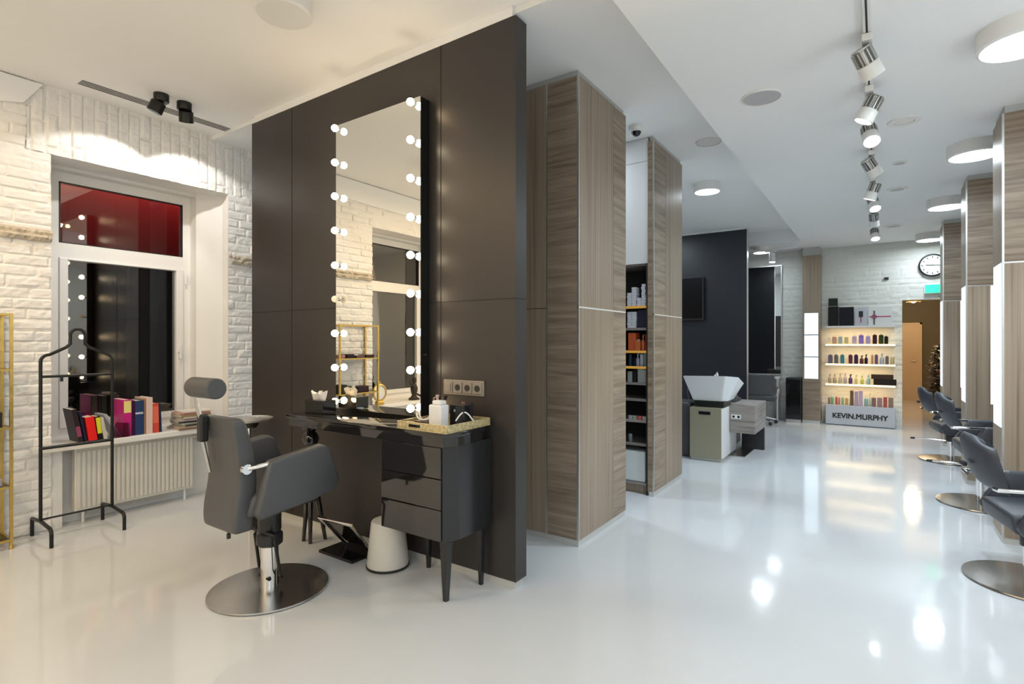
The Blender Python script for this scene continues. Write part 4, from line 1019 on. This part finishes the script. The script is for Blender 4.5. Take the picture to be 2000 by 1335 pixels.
fl_ = MB().prism([(1.70, 0), (1.84, 0), (1.83, .11), (1.74, .125)], 'x', -.012, 0).build('plastic_folder', glass_mat('pink_plastic', (.75, .45, .6), .6)); fl_.location = (-5.0, 0, ZS)
tag(fl_, 'clear pinkish plastic folder standing before the magenta book', 'folder')
zz = ZS
for k, (th_, c_, w, d, lb) in enumerate(((.014, (.30, .20, .13), .34, .24, 'brown lowest'), (.012, (.60, .50, .38), .30, .23, 'tan second'), (.016, (.10, .08, .06), .27, .22, 'dark brown third'),
        (.012, (.45, .50, .46), .29, .21, 'grey green fourth'), (.016, (.06, .08, .07), .26, .22, 'dark green fifth'), (.010, (.55, .45, .52), .29, .21, 'mauve sixth'),
        (.014, (.62, .52, .42), .28, .22, 'sand seventh'), (.010, (.75, .70, .62), .27, .21, 'ivory eighth'), (.018, (.35, .28, .16), .25, .20, 'mustard brown ninth'),
        (.016, (.62, .30, .28), .25, .20, 'salmon tenth'), (.010, (.80, .72, .66), .24, .20, 'white topmost'))):
    t = thing('magazine', lb+' magazine in the pile at the right end of the sill', 'magazine', (-5.10+random.uniform(-.01, .015), 2.36+random.uniform(-.02, .01), zz), random.uniform(-.12, .12), 'pile of magazines on the sill')
    MB().box(-d/2, d/2, -w/2, w/2, 0, .0015).box(-d/2, d/2, -w/2, w/2, th_-.0015, th_).build('cover', colmat(c_, .3), t)
    B(d/2-.0015, d/2+.0005, -w/2, w/2, .0, th_).build('spine', colmat(tuple(c*.8 for c in c_), .3), t)
    B(-d/2+.003, d/2-.003, -w/2+.003, w/2-.003, .0015, th_-.0015).build('pages', colmat((.66, .62, .54), .8), t)
    zz += th_+.0003

# ------------------------------------------------------------------ ceiling fittings
def disc_lamp(x, y, z, r, h, label, mt='lamp_cool', col=(.79, .915, 1), e=20, ceil=ZR):
    t = thing('ceiling_lamp', label, 'lamp', (x, y, ceil))
    MB().lathe([(r*.93, -h), (r, -h+.008), (r, 0), (0, 0)], n=48).build('housing', 'white_metal', t)
    MB().lathe([(r*.91, -h-.001), (r*.91, -h+.004), (0, -h+.004), ], n=48).build('diffuser', mt, t)
    if e: light('ceiling_lamp_light', 'AREA', (x, y, ceil-h-.006), e, col, r*1.7, tgt=(x, y, 0))
disc_lamp(-2.71, 1.73, 0, .15, .10, 'unlit white drum lamp on the ceiling before the partition', 'white_metal', e=0, ceil=ZL)
disc_lamp(.617, 3.80, 0, .19, .10, 'lit round lamp at the upper right corner of the frame', e=17)
disc_lamp(.655, 5.84, 0, .185, .10, 'lit round lamp between the nearest and middle right columns', e=17)
disc_lamp(.640, 7.90, 0, .185, .10, 'lit round lamp between the middle and farthest right columns', e=17)
disc_lamp(.636, 10.30, 0, .18, .10, 'lit round lamp before the wall clock', e=12)
disc_lamp(-1.673, 6.518, 0, .15, .10, 'single lit round lamp on the higher ceiling by the wash area', e=14, ceil=ZM)
disc_lamp(-1.68, 10.10, 0, .14, .10, 'small lit round lamp beside the short track at the far end', e=6, ceil=ZR)
def flush(name, label, cat, x, y, r, ceil, mts, inner=.8):
    t = thing(name, label, cat, (x, y, ceil))
    MB().lathe([(r, 0), (r, -.006), (r*.97, -.010), (r*inner, -.010), (r*inner, -.003), (0, -.003)], n=40).build('ring', mts[0], t)
    MB().lathe([(r*inner*.96, -.004), (r*inner*.93, -.008), (0, -.008)], n=40).build('grille', mts[1], t)
flush('ceiling_speaker', 'large flush grey speaker grille in the right ceiling', 'speaker', -.651, 3.911, .125, ZR, ('white_metal', 'speaker'), .93)
flush('ceiling_vent', 'round white vent ring to the right of the track', 'vent', .154, 4.926, .105, ZR, ('white_metal', 'white_metal'), .6)
flush('ceiling_vent', 'round flush access disc near the ceiling edge', 'vent', -1.31, 5.21*.99, .115, ZM, ('white_metal', 'white_metal'), .95)
for px_, py_, r, lb in ((1757, 318, .06, 'small round detector, first beyond the vent ring'), (1752, 369, .09, 'thin round disc between detector and far ceiling'), (1745, 441, .12, 'farthest thin round disc on the right ceiling')):
    t_ = (ZR-H)*FP/(CYP-py_); u_ = (px_-CXP)/FP
    flush('ceiling_detector', lb, 'detector', t_*(-math.sin(YAW)+u_*math.cos(YAW)), t_*(math.cos(YAW)+u_*math.sin(YAW)), r, ZR, ('white_metal', 'grey_trim'), .7)
cc = thing('dome_camera', 'small dark dome security camera on the ceiling between columns', 'camera', (-1.735, 4.44, ZM))
MB().lathe([(.060, 0), (.062, -.02), (.052, -.045), (.048, -.05), (0, -.05)], n=32).build('mount', 'white_metal', cc)
MB().sphere((0, 0, -.048), .042, sz=.95).build('dome', 'lens', cc)
sv = thing('slot_vent', 'long four-slot black air diffuser in the ceiling above the window', 'vent', (-4.81, 2.0, ZL))
MB().box(-.055, .055, -.555, .535, -.003, 0).build('frame', 'ceiling', sv)
for k in range(4): B(-.048+k*.027, -.048+k*.027+.013, -.55, .53, -.005, -.003).build('slot', 'ink', sv)
def black_spot(x, y, lab, lit, aim, a):
    t = thing('ceiling_spotlight', lab, 'spotlight', (x, y, ZL))
    MB().lathe([(.052, 0), (.052, -.055), (.048, -.06), (0, -.06)], n=28).build('mount', 'black_metal', t)
    hd = MB().lathe([(0, .0), (.048, .0), (.052, -.006), (.052, -.082), (.046, -.084), (.044, -.070), (0, -.068)], n=28)
    R_ = Vector(aim).to_track_quat('-Z', 'Y').to_matrix().to_4x4()
    hd.xform(Matrix.Translation((a[0], a[1], -.062)) @ R_).build('head', 'black_metal', t)
    ln = MB().lathe([(.043, -.072), (0, -.072)], n=24); ln.xform(Matrix.Translation((a[0], a[1], -.062)) @ R_).build('lens', 'lamp_spot' if lit else 'lens', t)
black_spot(-4.55, 1.88, 'black ceiling spotlight, left one, lit towards the wall', True, (-.35, -.30, -1), (-.01, -.012))
black_spot(-4.56, 2.05, 'black ceiling spotlight, right one, aimed along the wall', True, (-.45, .25, -1), (0, .012))

# track with spotlights
tk = thing('ceiling_track', 'long white spotlight track along the right ceiling', 'track', (-.05, 6.5, ZR))
B(-.07, -.035, 2.2, 9.4, ZR-.022, ZR, .002).build('rail', 'white_metal', tk, True)
B(-.057, -.048, 2.2, 9.4, ZR-.0235, ZR-.0215).build('slot', 'ink', tk, True)
heads = [(125, 1693, (.35, .45, -.75), 1, 1., 'nearest'), (215, 1697, (-.45, .0, -.9), 1, 1., 'second'), (264, 1698, (.15, -.55, -.85), 1, .95, 'third'), (328, 1702, (.45, .45, -.75), 1, 1., 'fourth'),
         (375, 1703, (-.35, .1, -.9), 1, 1., 'fifth'), (398, 1707, (.2, -.45, -.85), 1, .9, 'sixth'), (430, 1707, (.05, .5, -.8), 1, 1., 'seventh'), (458, 1709, (.1, -.4, -.9), 1, .95, 'eighth')]
for py_, px_, aim, lit, sc_, nm in heads:
    zc = 2.885; t_ = (zc-H)*FP/(CYP-py_); u_ = (px_-CXP)/FP
    x, y = t_*(-math.sin(YAW)+u_*math.cos(YAW)), t_*(math.cos(YAW)+u_*math.sin(YAW)); x = -.05 + (x+.05)*.4
    t = thing('track_spotlight', '%s white finned spotlight on the track, counted from the camera' % nm, 'spotlight', (-.052, y, ZR-.024), group=None)
    MB().box(-.024, .024, -.075, .075, -.038, 0, .004).build('adaptor', 'white_metal', t)
    R_ = Vector(aim).to_track_quat('-Z', 'Y').to_matrix().to_4x4(); pv = Matrix.Translation((x+.052, 0, zc-(ZR-.024)))
    MB().cyl((0, 0, -.036), (0, 0, -.10), .009).build('stem', 'white_metal', t)
    MB().lathe([(.050, .0), (.054, -.005), (.056, -.075), (.050, -.077), (.047, -.06), (0, -.055)], n=32).xform(pv @ R_).build('head', 'white_metal', t)
    fn = MB()
    for k in range(14):
        a = 2*PI*k/14; fn.box(.012, .053, -.0035, .0035, 0, .075, mtx=Matrix.Rotation(a, 4, 'Z'))
    fn.lathe([(.030, 0), (.030, .078), (.045, .08), (.045, .086), (0, .086)], n=20).xform(pv @ R_); fn.smooth = False; fn.build('heat_sink', 'alu', t)
    MB().lathe([(.0465, -.064), (0, -.064)], n=28).xform(pv @ R_).build('lens', 'lamp_spot', t)
    A = Vector(aim).normalized(); P = Vector((x, y, zc))+A*.085
    light('track_light', 'SPOT', P, 95, (.80, .92, 1), .035, tgt=P+A, spot=56, blend=.7)
# short track at the far end
tk2 = thing('ceiling_track', 'short white spotlight track near the far column', 'track', (-1.6, 9.9, ZR))
B(-2.4, -1.1, 9.88, 9.92, ZR-.10, ZR-.08).build('rail', 'white_metal', tk2, True)
for x in (-2.3, -1.2): MB().cyl((x, 9.9, ZR-.08), (x, 9.9, ZR), .006).build('hanger', 'white_metal', tk2, True)
t = thing('track_spotlight', 'small white cylinder spotlight on the short far track', 'spotlight', (-1.50, 9.9, ZR-.10))
MB().box(-.09, .09, -.015, .015, -.03, 0, .003).build('adaptor', 'white_metal', t)
MB().cyl((.02, 0, -.05), (.02, -.01, -.20), .048).build('head', 'white_metal', t)
MB().cyl((.02, -.01, -.2), (.02, -.0105, -.203), .044).build('lens', 'lamp_spot', t)
MB().cyl((.0, 0, -.02), (.02, 0, -.06), .008).build('stem', 'white_metal', t)

# ------------------------------------------------------------------ lights of the place, and unseen fills
WARM = (1., .74, .44)
# warm ceiling lamps of the make-up side, behind and beside the camera
for (x, y, e) in ((-3.6, -.6, 30), (-1.9, -1.6, 24), (-3.9, .5, 14)):
    t = thing('ceiling_lamp', 'warm round lamp on the make-up side ceiling', 'lamp', (x, y, ZL), group='warm round lamps of the make-up side')
    MB().lathe([(.14, -.10), (.15, -.09), (.15, 0), (0, 0)], n=40).build('housing', 'white_metal', t)
    light('warm_lamp_light', 'AREA', (x, y, ZL-.106), e, WARM, .26, tgt=(x, y, 0))
light('wall_spot', 'SPOT', (-4.58, 1.84, 3.17), 30, (1, .95, .88), .02, tgt=(-5.12, 1.62, 2.2), spot=95, blend=.25)
light('wall_spot', 'SPOT', (-4.60, 2.08, 3.17), 30, (1, .95, .88), .02, tgt=(-5.12, 2.42, 2.2), spot=95, blend=.25)
# more ceiling lamps over the salon floor, outside the picture
for (x, y, e) in ((.62, 1.75, 17), (.62, -.5, 17), (-.4, -1.8, 20)):
    t = thing('ceiling_lamp', 'round lamp of the salon ceiling behind the camera', 'lamp', (x, y, ZR), group='round lamps behind the camera')
    MB().lathe([(.17, -.10), (.18, -.09), (.18, 0), (0, 0)], n=40).build('housing', 'white_metal', t)
    light('salon_lamp_light', 'AREA', (x, y, ZR-.106), e, (.79, .915, 1), .31, tgt=(x, y, 0))
for (x, y, e) in ((-3.5, 5.9, 16), (-3.2, 8.2, 16), (-2.6, 4.42, 22)):
    light('hidden_fill', 'AREA', (x, y, ZM-.02), e, (.79, .915, 1), .3, tgt=(x, y, 0))  # added fill without fittings, out of view; the last brightens the cabinet aisle

for (x, y, z, e, c_) in ((.9, -1.2, 2.3, 26, (.79, .915, 1)), (1.3, 2.9, 2.2, 10, (.79, .915, 1)), (-3.0, -1.9, 2.2, 44, WARM)):
    light('point_fill', 'POINT', (x, y, z), e, c_, .12)  # added fill points without fittings, brightening the ceilings and the warm side
w = bpy.data.worlds.new('world'); S.world = w; w.use_nodes = True
w.node_tree.nodes['Background'].inputs[0].default_value = (.02, .025, .04, 1); w.node_tree.nodes['Background'].inputs[1].default_value = .3
S.view_settings.view_transform = 'Standard'; S.view_settings.look = 'None'; S.view_settings.gamma = 1; S.view_settings.exposure = 0.0
try: S.view_settings.use_curve_mapping = False
except Exception: pass
cy = S.cycles
cy.max_bounces = 8; cy.diffuse_bounces = 4; cy.glossy_bounces = 5; cy.transparent_max_bounces = 8; cy.transmission_bounces = 4
cy.sample_clamp_indirect = 6; cy.caustics_reflective = False; cy.caustics_refractive = False; cy.use_denoising = True
